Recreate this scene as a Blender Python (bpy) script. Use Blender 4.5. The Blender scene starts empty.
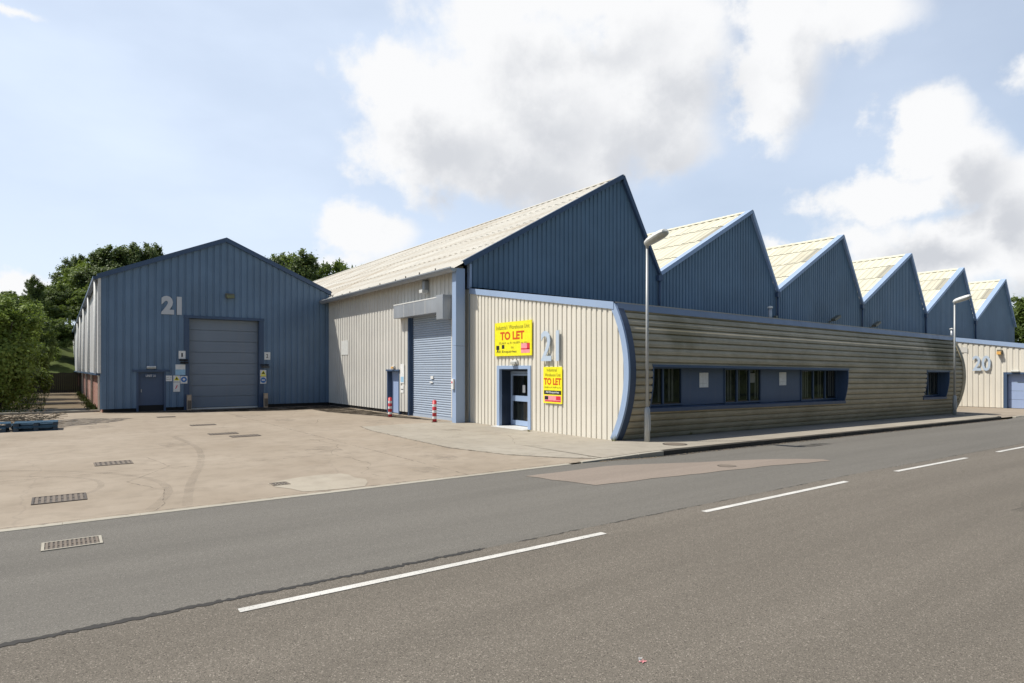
import bpy, math, random
from mathutils import Vector, Matrix
R = math.radians
sc = bpy.context.scene
C = sc.collection
random.seed(7)

# ------------------------------------------------------------------ camera
# x runs along the street, y away from it, z up; the photographer stands at the origin
YAW = R(35.96)
cam = bpy.data.objects.new('camera', bpy.data.cameras.new('camera'))
C.objects.link(cam)
cam.location = (0, 0, 2.1)
cam.rotation_euler = (R(90), 0, -YAW)
cam.data.sensor_width = 36
cam.data.lens = 22.0
cam.data.shift_y = 0.0269
cam.data.clip_end = 3000
sc.camera = cam

# ------------------------------------------------------------------ world, sun, exposure
SUN_TO = Vector((-1.0, 0.60, 1.75)).normalized()
sun_el = math.asin(SUN_TO.z)
sun_az = math.atan2(SUN_TO.x, SUN_TO.y)
SUN_STRENGTH, SKY_STRENGTH, EXPOSURE = 4.6, 0.098, 0.27
sd = bpy.data.lights.new('sun', 'SUN')
sd.energy = SUN_STRENGTH; sd.angle = R(0.53); sd.color = (1.0, 0.955, 0.88)
so = bpy.data.objects.new('sun', sd); C.objects.link(so)
so.rotation_euler = SUN_TO.to_track_quat('Z', 'Y').to_euler()
so.location = (0, 0, 60)
sc.view_settings.view_transform = 'Standard'
sc.view_settings.look = 'None'
sc.view_settings.exposure = EXPOSURE
sc.view_settings.gamma = 1
sc.view_settings.use_curve_mapping = False

def px_dir(x, y):
    """azimuth / elevation (degrees) of a place in the sky"""
    az = 35.96 + math.degrees(math.atan((x-512)/626))
    el = math.degrees(math.atan((369-y)/math.hypot(626, x-512)))
    return az, el

# cumulus banks, in azimuth / elevation degrees: (az, el, r_az, r_el, weight)
CLOUDS = []
for (x, y, rx, ry, wt) in [
    (425, 105, 86, 78, 1.1), (415, 160, 66, 44, 1.0), (500, 130, 110, 75, 1.15), (640, 100, 85, 80, 1.0), (520, 75, 110, 80, 1.0), (600, 110, 105, 70, 1.0), (470, 165, 90, 52, 1.0),
    (650, 45, 90, 75, .95), (585, 160, 80, 36, .7), (668, 140, 60, 32, .75), (560, 0, 170, 50, .8),
    (778, 45, 62, 90, 1.05), (770, 110, 40, 40, .8), (860, 15, 65, 45, .75), (700, 100, 30, 60, .5), (700, 40, 60, 50, .6),
    (925, 135, 52, 42, 1.15), (968, 165, 58, 46, 1.1), (880, 190, 90, 26, 1.1), (1010, 190, 70, 45, .9),
    (960, 245, 130, 48, 1.1), (860, 232, 60, 20, .6), (1060, 240, 100, 70, 1.0), (790, 243, 45, 13, .6),
    (365, 236, 52, 30, 1.05), (345, 262, 60, 14, .6),
    (18, 283, 42, 17, .9), (62, 290, 45, 12, .7), (-90, 270, 90, 25, .8), (12, 18, 40, 12, .55), (1040, 60, 40, 30, .5)]:
    a, e = px_dir(x, y)
    a1, _ = px_dir(x+rx, y); a0, _ = px_dir(x-rx, y)
    _, e1 = px_dir(x, y-ry); _, e0 = px_dir(x, y+ry)
    CLOUDS.append((a, e, (a1-a0)/2, (e1-e0)/2, wt))

def cloud_group():
    g = bpy.data.node_groups.new('cloud_density', 'ShaderNodeTree')
    g.interface.new_socket('P', in_out='INPUT', socket_type='NodeSocketVector')
    g.interface.new_socket('D', in_out='OUTPUT', socket_type='NodeSocketFloat')
    n, l = g.nodes, g.links
    gi = n.new('NodeGroupInput'); go = n.new('NodeGroupOutput')
    nz = n.new('ShaderNodeTexNoise'); nz.inputs['Scale'].default_value = .11; nz.inputs['Detail'].default_value = 6; nz.inputs['Roughness'].default_value = .6
    l.new(gi.outputs[0], nz.inputs['Vector'])
    sub = n.new('ShaderNodeVectorMath'); sub.operation = 'SUBTRACT'; sub.inputs[1].default_value = (.5, .5, .5)
    l.new(nz.outputs['Color'], sub.inputs[0])
    sca = n.new('ShaderNodeVectorMath'); sca.operation = 'MULTIPLY'; sca.inputs[1].default_value = (9, 8, 0)
    l.new(sub.outputs[0], sca.inputs[0])
    add = n.new('ShaderNodeVectorMath'); add.operation = 'ADD'
    l.new(gi.outputs[0], add.inputs[0]); l.new(sca.outputs[0], add.inputs[1])
    cur = None
    for (a, e, ra, re, wt) in CLOUDS:
        s1 = n.new('ShaderNodeVectorMath'); s1.operation = 'SUBTRACT'; s1.inputs[1].default_value = (a, e, 0)
        l.new(add.outputs[0], s1.inputs[0])
        s2 = n.new('ShaderNodeVectorMath'); s2.operation = 'MULTIPLY'; s2.inputs[1].default_value = (1/ra, 1/re, 0)
        l.new(s1.outputs[0], s2.inputs[0])
        s3 = n.new('ShaderNodeVectorMath'); s3.operation = 'LENGTH'; l.new(s2.outputs[0], s3.inputs[0])
        s4 = n.new('ShaderNodeMath'); s4.operation = 'MULTIPLY_ADD'; s4.inputs[1].default_value = -wt; s4.inputs[2].default_value = wt*1.25
        l.new(s3.outputs['Value'], s4.inputs[0])
        if cur is None: cur = s4.outputs[0]
        else:
            m = n.new('ShaderNodeMath'); m.operation = 'SMOOTH_MAX'; m.inputs[2].default_value = .25
            l.new(cur, m.inputs[0]); l.new(s4.outputs[0], m.inputs[1]); cur = m.outputs[0]
    nf = n.new('ShaderNodeTexNoise'); nf.inputs['Scale'].default_value = .22; nf.inputs['Detail'].default_value = 9; nf.inputs['Roughness'].default_value = .6
    l.new(gi.outputs[0], nf.inputs['Vector'])
    m1 = n.new('ShaderNodeMath'); m1.operation = 'MULTIPLY_ADD'; m1.inputs[1].default_value = 1.15; m1.inputs[2].default_value = -.66
    l.new(nf.outputs['Fac'], m1.inputs[0])
    m2 = n.new('ShaderNodeMath'); m2.operation = 'ADD'; l.new(cur, m2.inputs[0]); l.new(m1.outputs[0], m2.inputs[1])
    l.new(m2.outputs[0], go.inputs[0])
    return g

w = bpy.data.worlds.new('World'); sc.world = w; w.use_nodes = True
n, l = w.node_tree.nodes, w.node_tree.links
bg = n['Background']; bg.inputs['Strength'].default_value = SKY_STRENGTH
sky = n.new('ShaderNodeTexSky'); sky.sky_type = 'NISHITA'; sky.sun_disc = False
sky.sun_elevation = sun_el; sky.sun_rotation = sun_az; sky.air_density = 1.0; sky.dust_density = 1.2; sky.ozone_density = 1.5
def M_(op, a, b=None, c=None, clamp=False):
    m = n.new('ShaderNodeMath'); m.operation = op; m.use_clamp = clamp
    for i, q in enumerate((a, b, c)):
        if q is None: continue
        if isinstance(q, (int, float)): m.inputs[i].default_value = q
        else: l.new(q, m.inputs[i])
    return m.outputs[0]
tc = n.new('ShaderNodeTexCoord'); sx = n.new('ShaderNodeSeparateXYZ'); l.new(tc.outputs['Generated'], sx.inputs[0])
azr = M_('ARCTAN2', sx.outputs[0], sx.outputs[1])
az = M_('MULTIPLY', azr, 180/math.pi)
az = M_('WRAP', az, 325, -35)
el = M_('MULTIPLY', M_('ARCSINE', sx.outputs[2]), 180/math.pi)
cx = n.new('ShaderNodeCombineXYZ'); l.new(az, cx.inputs[0]); l.new(el, cx.inputs[1])
G = cloud_group()
def gnode(vec):
    q = n.new('ShaderNodeGroup'); q.node_tree = G; l.new(vec, q.inputs[0]); return q.outputs[0]
d0 = gnode(cx.outputs[0])
off = n.new('ShaderNodeVectorMath'); off.operation = 'ADD'; off.inputs[1].default_value = (-3.0, 4.6, 0); l.new(cx.outputs[0], off.inputs[0])
d1 = gnode(off.outputs[0])
def mr(v, a, b, c, d, smooth=True):
    q = n.new('ShaderNodeMapRange'); q.interpolation_type = 'SMOOTHSTEP' if smooth else 'LINEAR'
    q.inputs[1].default_value = a; q.inputs[2].default_value = b; q.inputs[3].default_value = c; q.inputs[4].default_value = d
    l.new(v, q.inputs[0]); return q.outputs[0]
cover = mr(d0, 0, .56, 0, 1)
thick = mr(d1, .22, 1.25, 0, 1)
# low clouds are seen from the side and carry greyer bases
lowfac = mr(el, 6, 22, 1.0, .85)
shade = M_('MULTIPLY', thick, lowfac)
def mix(f, a, b):
    q = n.new('ShaderNodeMix'); q.data_type = 'RGBA'
    for s, v in ((q.inputs[0], f), (q.inputs[6], a), (q.inputs[7], b)):
        if isinstance(v, (tuple, float, int)): s.default_value = v
        else: l.new(v, s)
    return q.outputs[2]
CL_W = (8.15, 8.2, 8.3, 1); CL_G = (5.4, 5.6, 6.0, 1)
ccol = mix(shade, CL_W, CL_G)
# thin veil of high haze: strongest to the left of the street and near the horizon
nv = n.new('ShaderNodeTexNoise'); nv.inputs['Scale'].default_value = .035; nv.inputs['Detail'].default_value = 5
sv = n.new('ShaderNodeVectorMath'); sv.operation = 'MULTIPLY'; sv.inputs[1].default_value = (1, 2.4, 1); l.new(cx.outputs[0], sv.inputs[0]); l.new(sv.outputs[0], nv.inputs['Vector'])
veil = mr(nv.outputs['Fac'], .3, .72, .66, .90)
veil = M_('MAXIMUM', veil, mr(el, 2, 26, .88, .58))
# the haze and cloud are a feature of this side of the sky; behind and overhead it is clear
side = M_('MULTIPLY', mr(M_('ABSOLUTE', M_('SUBTRACT', az, 36)), 62, 100, 1, 0), mr(el, 38, 62, 1, .15))
veil = M_('MULTIPLY', M_('MULTIPLY', veil, side), mr(az, 18, 62, 1, .72))
skyv = mix(veil, sky.outputs[0], (7.1, 8.05, 9.5, 1))
fin = mix(cover, skyv, ccol)
l.new(fin, bg.inputs['Color'])

# ------------------------------------------------------------------ helpers
def tag(o, label=None, cat=None, group=None, kind=None):
    if label: o['label'] = label
    if cat: o['category'] = cat
    if group: o['group'] = group
    if kind: o['kind'] = kind
    return o

def empty(name, loc=(0, 0, 0), rz=0, label=None, cat=None, group=None):
    o = bpy.data.objects.new(name, None); C.objects.link(o)
    o.location = loc; o.rotation_euler = (0, 0, rz); o.empty_display_size = .3
    return tag(o, label, cat, group)

def copy_tree(o, parent=None):
    c = o.copy(); C.objects.link(c)
    if parent is not None: c.parent = parent
    for ch in [k for k in bpy.data.objects if k.parent is o]:
        copy_tree(ch, c)
    return c

class MB:
    def __init__(s): s.v = []; s.f = []; s.sm = []
    def quad(s, *p, smooth=False):
        b = len(s.v); s.v += [tuple(q) for q in p]; s.f.append(tuple(range(b, b+len(p)))); s.sm.append(smooth); return s
    def box(s, x0, x1, y0, y1, z0, z1):
        if x0 > x1: x0, x1 = x1, x0
        if y0 > y1: y0, y1 = y1, y0
        if z0 > z1: z0, z1 = z1, z0
        s.hexa([(x0,y0,z0),(x1,y0,z0),(x1,y1,z0),(x0,y1,z0)], [(x0,y0,z1),(x1,y0,z1),(x1,y1,z1),(x0,y1,z1)])
        return s
    def hexa(s, lo, hi):
        b = len(s.v); k = len(lo); s.v += [tuple(p) for p in lo]+[tuple(p) for p in hi]
        s.f.append(tuple(b+i for i in reversed(range(k)))); s.sm.append(False)
        s.f.append(tuple(b+k+i for i in range(k))); s.sm.append(False)
        for i in range(k):
            j = (i+1) % k; s.f.append((b+i, b+j, b+k+j, b+k+i)); s.sm.append(False)
        return s
    def tube(s, pts, rad, seg=12, cap=True):
        pts = [Vector(p) for p in pts]
        if not isinstance(rad, (list, tuple)): rad = [rad]*len(pts)
        b = len(s.v)
        for i, p in enumerate(pts):
            t = (pts[min(i+1, len(pts)-1)]-pts[max(i-1, 0)]).normalized()
            a = Vector((0, 0, 1)) if abs(t.z) < .9 else Vector((1, 0, 0))
            e1 = t.cross(a).normalized(); e2 = t.cross(e1)
            for k in range(seg):
                an = 2*math.pi*k/seg
                s.v.append(tuple(p+e1*(math.cos(an)*rad[i])+e2*(math.sin(an)*rad[i])))
        for i in range(len(pts)-1):
            for k in range(seg):
                k2 = (k+1) % seg
                s.f.append((b+i*seg+k, b+i*seg+k2, b+(i+1)*seg+k2, b+(i+1)*seg+k)); s.sm.append(True)
        if cap:
            s.f.append(tuple(b+k for k in reversed(range(seg)))); s.sm.append(False)
            e = b+(len(pts)-1)*seg; s.f.append(tuple(e+k for k in range(seg))); s.sm.append(False)
        return s
    def beam(s, a, b_, w, h, up=(0, 0, 1)):
        a = Vector(a); b_ = Vector(b_); t = (b_-a).normalized(); up = Vector(up)
        sd_ = t.cross(up).normalized()*(w/2); u2 = sd_.cross(t).normalized()*(h/2)
        s.hexa([a-sd_-u2, a+sd_-u2, a+sd_+u2, a-sd_+u2], [b_-sd_-u2, b_+sd_-u2, b_+sd_+u2, b_-sd_+u2]); return s
    def build(s, name, mat, parent=None, bevel=0):
        o_ = Vector((0, 0, 0)); p = parent
        while p is not None: o_ += p.location; p = p.parent
        me = bpy.data.meshes.new(name)
        me.from_pydata([tuple(Vector(q)-o_) for q in s.v], [], s.f)
        me.polygons.foreach_set('use_smooth', s.sm)
        me.materials.append(mat); me.update()
        o = bpy.data.objects.new(name, me); C.objects.link(o); o.parent = parent
        if bevel:
            m = o.modifiers.new('bevel', 'BEVEL'); m.width = bevel; m.segments = 2; m.limit_method = 'ANGLE'
        return o

def gz(u):            # the street falls very gently away to the right
    return -.01*(min(max(u, 13), 75)-13)

TRAP = ((0, 1), (.62, 1), (.70, 0), (.92, 0), (1.0, 1))
def corr(mb, P, s0, s1, pitch, depth, zb, zt, holes=(), breaks=(), prof=TRAP):
    """ribbed sheet; P(s, z, d) -> point, d = how far the rib stands proud"""
    bp = []
    k = math.floor(s0/pitch)-1
    while k*pitch < s1+pitch:
        for a, d in prof[:-1]: bp.append(((k+a)*pitch, d*depth))
        k += 1
    def dat(s):
        for (a, da), (b, db) in zip(bp, bp[1:]):
            if a <= s <= b: return da+(db-da)*(s-a)/(b-a+1e-9)
        return 0
    ex = [s0, s1]+list(breaks)
    for h in holes: ex += [h[0], h[1]]
    al = sorted([q for q in bp if s0 < q[0] < s1]+[(e, dat(e)) for e in ex if s0 <= e <= s1])
    Z = zb if callable(zb) else (lambda s: zb)
    T = zt if callable(zt) else (lambda s: zt)
    for (a, da), (b, db) in zip(al, al[1:]):
        if b-a < 1e-5: continue
        m = (a+b)/2
        cuts = sorted([(h[2], h[3]) for h in holes if h[0] < m < h[1]])
        lo = [(Z(a), Z(b))]
        for c0, c1 in cuts: lo += [(c0, c0), (c1, c1)]
        lo.append((T(a), T(b)))
        for i in range(0, len(lo), 2):
            (a0, b0), (a1, b1) = lo[i], lo[i+1]
            if a1 <= a0+1e-4 and b1 <= b0+1e-4: continue
            a1 = max(a1, a0); b1 = max(b1, b0)
            mb.quad(P(a, a0, da), P(b, b0, db), P(b, b1, db), P(a, a1, da))
    return mb

def text_into(mb, txt, plane, left, bottom, width, height, off, ext=0.0, bold=0.0, depthdir=None):
    """lettering as mesh. plane ('W', x): wall facing -x, reads towards -y; ('S', y): wall facing -y, reads towards +x"""
    cu = bpy.data.curves.new('t', 'FONT'); cu.body = txt; cu.size = 1; cu.extrude = 0; cu.offset = bold; cu.resolution_u = 3
    ob = bpy.data.objects.new('t', cu); C.objects.link(ob)
    dg = bpy.context.evaluated_depsgraph_get()
    me = bpy.data.meshes.new_from_object(ob.evaluated_get(dg))
    xs = [v.co.x for v in me.vertices]; ys = [v.co.y for v in me.vertices]
    x0, x1, y0, y1 = min(xs), max(xs), min(ys), max(ys)
    ks, kh = width/(x1-x0), height/(y1-y0)
    def P(x, y, d):
        a = left+(x-x0)*ks*(-1 if plane[0] == 'W' else 1); z = bottom+(y-y0)*kh
        return (plane[1]-d, a, z) if plane[0] == 'W' else (a, plane[1]-d, z)
    b = len(mb.v)
    for v in me.vertices: mb.v.append(P(v.co.x, v.co.y, off+ext))
    for p in me.polygons: mb.f.append(tuple(b+i for i in p.vertices)); mb.sm.append(False)
    if ext > 0:
        from collections import Counter
        ec = Counter()
        for p in me.polygons:
            vs = list(p.vertices)
            for i in range(len(vs)): ec[tuple(sorted((vs[i], vs[(i+1) % len(vs)])))] += 1
        for (i, j), c in ec.items():
            if c == 1:
                A, B = me.vertices[i].co, me.vertices[j].co
                mb.quad(P(A.x, A.y, off), P(B.x, B.y, off), P(B.x, B.y, off+ext), P(A.x, A.y, off+ext))
    bpy.data.objects.remove(ob); bpy.data.curves.remove(cu); bpy.data.meshes.remove(me)

# ------------------------------------------------------------------ materials
def nt(name):
    m = bpy.data.materials.new(name); m.use_nodes = True
    return m, m.node_tree.nodes, m.node_tree.links, m.node_tree.nodes['Principled BSDF']
def noise(n, l, vec, scale, detail=4, rough=.55):
    q = n.new('ShaderNodeTexNoise'); q.inputs['Scale'].default_value = scale; q.inputs['Detail'].default_value = detail; q.inputs['Roughness'].default_value = rough
    if vec is not None: l.new(vec, q.inputs['Vector'])
    return q.outputs['Fac']
def mapr(n, l, v, a, b, c, d):
    q = n.new('ShaderNodeMapRange'); q.inputs[1].default_value = a; q.inputs[2].default_value = b; q.inputs[3].default_value = c; q.inputs[4].default_value = d
    l.new(v, q.inputs[0]); return q.outputs[0]
def mixc(n, l, f, a, b, blend='MIX'):
    q = n.new('ShaderNodeMix'); q.data_type = 'RGBA'; q.blend_type = blend
    for s, v in ((q.inputs[0], f), (q.inputs[6], a), (q.inputs[7], b)):
        if isinstance(v, (tuple, float, int)): s.default_value = (v+(1,)) if isinstance(v, tuple) and len(v) == 3 else v
        else: l.new(v, s)
    return q.outputs[2]
def wpos(n, l, sc3=(1, 1, 1)):
    g = n.new('ShaderNodeNewGeometry')
    if sc3 == (1, 1, 1): return g.outputs['Position']
    q = n.new('ShaderNodeVectorMath'); q.operation = 'MULTIPLY'; q.inputs[1].default_value = sc3
    l.new(g.outputs['Position'], q.inputs[0]); return q.outputs[0]
def bump(n, l, h, strength, dist, bsdf):
    b = n.new('ShaderNodeBump'); b.inputs['Strength'].default_value = strength; b.inputs['Distance'].default_value = dist
    l.new(h, b.inputs['Height']); l.new(b.outputs[0], bsdf.inputs['Normal'])

def paint(name, col, rough=.5, var=.12, streak=.25, metal=0, dirt=(.30, .27, .22), spec=.4, vertical=True):
    """painted sheet metal: faint cloudy fading and rain streaks"""
    m, n, l, b = nt(name)
    a = noise(n, l, wpos(n, l), .55, 5)
    s = noise(n, l, wpos(n, l, (5, 5, .22)) if vertical else wpos(n, l, (.35, 5, 7)), 1.0, 5, .65)
    c1 = mixc(n, l, mapr(n, l, a, .3, .7, 0, 1), tuple(x*(1-var) for x in col), tuple(min(1, x*(1+var)) for x in col))
    c2 = mixc(n, l, mapr(n, l, s, .52, .8, 0, streak), c1, dirt)
    l.new(c2, b.inputs['Base Color'])
    l.new(mapr(n, l, s, .3, .7, rough-.06, rough+.12), b.inputs['Roughness'])
    b.inputs['Metallic'].default_value = metal; b.inputs['Specular IOR Level'].default_value = spec
    return m
def plain(name, col, rough=.6, metal=0, spec=.4):
    m, n, l, b = nt(name)
    a = noise(n, l, wpos(n, l), 9, 4)
    l.new(mixc(n, l, mapr(n, l, a, .3, .7, 0, 1), tuple(x*.9 for x in col), tuple(min(1, x*1.08) for x in col)), b.inputs['Base Color'])
    b.inputs['Roughness'].default_value = rough; b.inputs['Metallic'].default_value = metal; b.inputs['Specular IOR Level'].default_value = spec
    return m

M = {}
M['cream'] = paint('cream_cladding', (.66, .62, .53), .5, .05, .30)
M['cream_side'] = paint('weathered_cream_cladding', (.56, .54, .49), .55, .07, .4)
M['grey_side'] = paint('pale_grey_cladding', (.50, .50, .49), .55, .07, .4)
M['blue'] = paint('blue_cladding', (.112, .178, .25), .45, .13, .25, dirt=(.16, .19, .22))
M['blue_shed'] = paint('bright_blue_cladding', (.120, .188, .275), .45, .13, .25, dirt=(.14, .17, .21))
M['trim'] = paint('blue_trim', (.29, .38, .53), .4, .06, .10)
M['trim_dark'] = paint('dark_blue_trim', (.05, .085, .15), .4, .06, .08)
M['trim_shaded'] = paint('shade_toned_front_trim', (.050, .072, .12), .4, .06, .08)  # blue trim darkened in colour to carry the shade on its front face
M['fascia'] = paint('blue_grey_fascia', (.19, .245, .34), .4, .08, .2)
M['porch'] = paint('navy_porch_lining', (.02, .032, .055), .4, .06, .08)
M['door_blue'] = paint('blue_door_paint', (.06, .095, .165), .4, .08, .12)
M['panel_door'] = paint('grey_blue_door_panels', (.19, .23, .28), .45, .07, .2)
M['shutter'] = paint('pale_blue_shutter', (.35, .41, .49), .45, .06, .15)
M['pale_door'] = paint('pale_blue_door', (.30, .38, .56), .45, .06, .12)
M['galv'] = paint('galvanised_steel', (.37, .39, .41), .4, .15, .35, metal=.4)
M['galv_pole'] = paint('galvanised_pole', (.40, .41, .40), .45, .10, .35, metal=.3)
M['white'] = plain('white_plastic', (.72, .72, .70), .5)
M['offwhite'] = plain('off_white_metal', (.60, .60, .57), .5)
M['black'] = plain('black_rubber', (.015, .015, .016), .7)
M['dark'] = plain('dark_gap', (.02, .019, .018), .9)
M['red'] = plain('red_paint', (.50, .035, .045), .45)
M['yellow'] = plain('sign_yellow', (.85, .76, .02), .45)
M['sign_red'] = plain('sign_red', (.62, .03, .05), .5)
M['sign_orange'] = plain('sign_orange_red', (.62, .09, .01), .5)
M['olive'] = plain('sign_small_print', (.22, .20, .02), .5)
M['sign_black'] = plain('sign_black', (.02, .02, .02), .5)
M['pink'] = plain('sign_pink', (.80, .30, .32), .5)
M['sign_blue'] = plain('sign_blue', (.05, .17, .45), .5)
M['sky_blue'] = plain('poster_sky_blue', (.30, .50, .66), .5)
M['number'] = paint('number_grey', (.50, .52, .54), .4, .05, .1)
M['number_blue'] = paint('number_pale_blue', (.45, .53, .62), .4, .05, .1)
M['wood'] = plain('weathered_timber', (.50, .38, .27), .8)
M['iron'] = plain('cast_iron', (.10, .085, .07), .7, .3)
M['iron_rust'] = plain('rusty_iron', (.16, .13, .10), .8)
M['pallet_blue'] = plain('pallet_blue', (.03, .085, .14), .7)
M['pallet_dark'] = plain('weathered_pallet', (.05, .07, .09), .8)
M['brush'] = plain('dry_brushwood', (.22, .17, .11), .9)
M['fence'] = plain('dark_fence', (.03, .027, .024), .9)
M['amber'] = plain('amber_lens', (.75, .42, .12), .3)
M['olive_lens'] = plain('olive_lamp_glass', (.16, .17, .09), .3)
M['lens'] = plain('lamp_lens', (.42, .42, .38), .25)
M['lamp_brown'] = plain('bronze_lamp', (.16, .15, .11), .4)
M['roof_grey'] = plain('grey_roof_sheet', (.20, .19, .18), .8)
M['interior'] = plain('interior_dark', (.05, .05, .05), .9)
M['blind'] = plain('window_blind', (.24, .25, .22), .7)
M['cardboard'] = plain('cardboard', (.30, .22, .14), .8)

def curved_cladding():
    m, n, l, b = nt('weathered_plank_cladding')
    a = noise(n, l, wpos(n, l, (.22, 1, 1.0)), 1.0, 6, .65)
    st = noise(n, l, wpos(n, l, (.9, .6, .8)), 1.0, 6, .7)
    fine = noise(n, l, wpos(n, l, (1, 4, 14)), 2.0, 4)
    c = mixc(n, l, mapr(n, l, fine, .3, .7, 0, 1), (.38, .325, .222), (.49, .42, .295))
    c = mixc(n, l, mapr(n, l, st, .44, .72, 0, .5), c, (.24, .205, .125))
    c = mixc(n, l, mapr(n, l, a, .50, .75, 0, .5), c, (.17, .145, .085))
    # algae stain below the leaking gutter joint near the far end, and one by the first lamp
    g = n.new('ShaderNodeNewGeometry'); sp = n.new('ShaderNodeSeparateXYZ'); l.new(g.outputs['Position'], sp.inputs[0])
    def spot(cx_, cz_, rx_, rz_):
        q = n.new('ShaderNodeVectorMath'); q.operation = 'SUBTRACT'; q.inputs[1].default_value = (cx_, 0, cz_); l.new(g.outputs['Position'], q.inputs[0])
        r_ = n.new('ShaderNodeVectorMath'); r_.operation = 'MULTIPLY'; r_.inputs[1].default_value = (1/rx_, 0, 1/rz_); l.new(q.outputs[0], r_.inputs[0])
        t_ = n.new('ShaderNodeVectorMath'); t_.operation = 'LENGTH'; l.new(r_.outputs[0], t_.inputs[0])
        ad = n.new('ShaderNodeMath'); ad.operation = 'ADD'; l.new(t_.outputs['Value'], ad.inputs[0]); l.new(mapr(n, l, st, .2, .8, .7, -.7), ad.inputs[1])
        return mapr(n, l, ad.outputs[0], .3, 1.2, .85, 0)
    c = mixc(n, l, spot(35.6, 3.1, 2.4, 1.0), c, (.10, .085, .03))
    c = mixc(n, l, spot(15.6, 3.2, 1.0, .5), c, (.26, .22, .13))
    l.new(c, b.inputs['Base Color']); b.inputs['Roughness'].default_value = .6; b.inputs['Specular IOR Level'].default_value = .3
    return m
M['plank'] = curved_cladding()

def roof_mat(name, base, alt, chance, stain=.35, sc3=(.25, 1.6, .25)):
    m, n, l, b = nt(name)
    g = n.new('ShaderNodeNewGeometry')
    rnd = g.outputs['Random Per Island']
    st = noise(n, l, wpos(n, l, sc3), 1.0, 6, .65)
    c = mixc(n, l, mapr(n, l, rnd, 0, 1-chance, 0, 1), tuple(x*.93 for x in base), tuple(min(1, x*1.05) for x in base))
    q = n.new('ShaderNodeMath'); q.operation = 'GREATER_THAN'; q.inputs[1].default_value = 1-chance; l.new(rnd, q.inputs[0])
    c = mixc(n, l, q.outputs[0], c, alt)
    c = mixc(n, l, mapr(n, l, st, .48, .75, 0, stain), c, (.30, .235, .15))
    l.new(c, b.inputs['Base Color']); b.inputs['Roughness'].default_value = .75; b.inputs['Specular IOR Level'].default_value = .25
    return m
M['roof_white'] = roof_mat('lichened_cement_roof', (.51, .485, .42), (.43, .39, .32), .08, .75, (1.5, .07, .3))
M['roof_cream'] = roof_mat('cream_rooflight_sheets', (.58, .555, .43), (.35, .33, .26), .13, .45)

def asphalt(name, c0, c1, grain=1.0, warm=(.5, .5, .5)):
    m, n, l, b = nt(name)
    p = wpos(n, l)
    f = noise(n, l, p, 150, 3, .7)
    f2 = noise(n, l, p, 60, 4, .65)
    lg = noise(n, l, wpos(n, l, (.07, 1.1, 1)), .9, 6, .65)
    vo = n.new('ShaderNodeTexVoronoi'); vo.inputs['Scale'].default_value = 125; l.new(p, vo.inputs['Vector'])
    c = mixc(n, l, mapr(n, l, f, .32, .68, 0, 1), c0, c1)
    c = mixc(n, l, mapr(n, l, f2, .35, .65, .35*grain, 0), c, tuple(x*.55 for x in c0))
    sep = n.new('ShaderNodeSeparateColor'); l.new(vo.outputs['Color'], sep.inputs[0])
    c = mixc(n, l, mapr(n, l, sep.outputs[0], .86, .97, 0, .6*grain), c, tuple(min(1, x*1.6) for x in c1))
    c = mixc(n, l, mapr(n, l, sep.outputs[1], .82, .97, 0, .75*grain), c, tuple(x*.45 for x in c0))
    c = mixc(n, l, mapr(n, l, lg, .32, .62, .30, 0), c, tuple(x*.6 for x in c0))
    l.new(c, b.inputs['Base Color']); b.inputs['Roughness'].default_value = .9; b.inputs['Specular IOR Level'].default_value = .2
    bump(n, l, f, .45*grain, .008, b)
    return m
M['asphalt_near'] = asphalt('coarse_brown_asphalt', (.100, .087, .069), (.245, .217, .178), 1.0)
M['asphalt_far'] = asphalt('smooth_grey_asphalt', (.112, .104, .089), (.208, .194, .168), .7)
M['asphalt_pink'] = asphalt('pinkish_patch_asphalt', (.215, .176, .142), (.300, .250, .204), .5)
M['pave'] = asphalt('pale_footway_asphalt', (.235, .21, .17), (.31, .28, .23), .4)
M['tar'] = plain('black_tar', (.035, .032, .028), .85)

def concrete(name, c0, c1, crack=True):
    m, n, l, b = nt(name)
    p = wpos(n, l)
    a = noise(n, l, p, .35, 6, .6); a2 = noise(n, l, p, 2.2, 6, .65); f = noise(n, l, p, 60, 3, .6)
    c = mixc(n, l, mapr(n, l, a, .3, .7, 0, 1), c0, c1)
    c = mixc(n, l, mapr(n, l, a2, .46, .72, 0, .5), c, tuple(x*.72 for x in c0))
    c = mixc(n, l, mapr(n, l, f, .3, .7, .18, 0), c, tuple(x*.6 for x in c0))
    st = noise(n, l, wpos(n, l, (1.0, .25, 1)), .5, 6, .7)
    c = mixc(n, l, mapr(n, l, st, .52, .74, 0, .38), c, (.21, .165, .12))
    if crack:
        dn = n.new('ShaderNodeTexNoise'); dn.inputs['Scale'].default_value = 1.2; dn.inputs['Detail'].default_value = 4; l.new(p, dn.inputs['Vector'])
        vm = n.new('ShaderNodeVectorMath'); vm.operation = 'MULTIPLY_ADD'; vm.inputs[1].default_value = (.5, .5, .5); l.new(dn.outputs['Color'], vm.inputs[0]); l.new(p, vm.inputs[2])
        vo = n.new('ShaderNodeTexVoronoi'); vo.feature = 'DISTANCE_TO_EDGE'; vo.inputs['Scale'].default_value = .17; l.new(vm.outputs[0], vo.inputs['Vector'])
        c = mixc(n, l, mapr(n, l, vo.outputs['Distance'], .0, .004, .22, 0), c, (.15, .125, .10))
    l.new(c, b.inputs['Base Color']); b.inputs['Roughness'].default_value = .88; b.inputs['Specular IOR Level'].default_value = .2
    bump(n, l, f, .2, .005, b)
    return m
M['yard'] = concrete('yard_concrete', (.270, .222, .165), (.350, .296, .230))
M['slab'] = concrete('apron_concrete', (.300, .268, .215), (.360, .325, .266))
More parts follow.
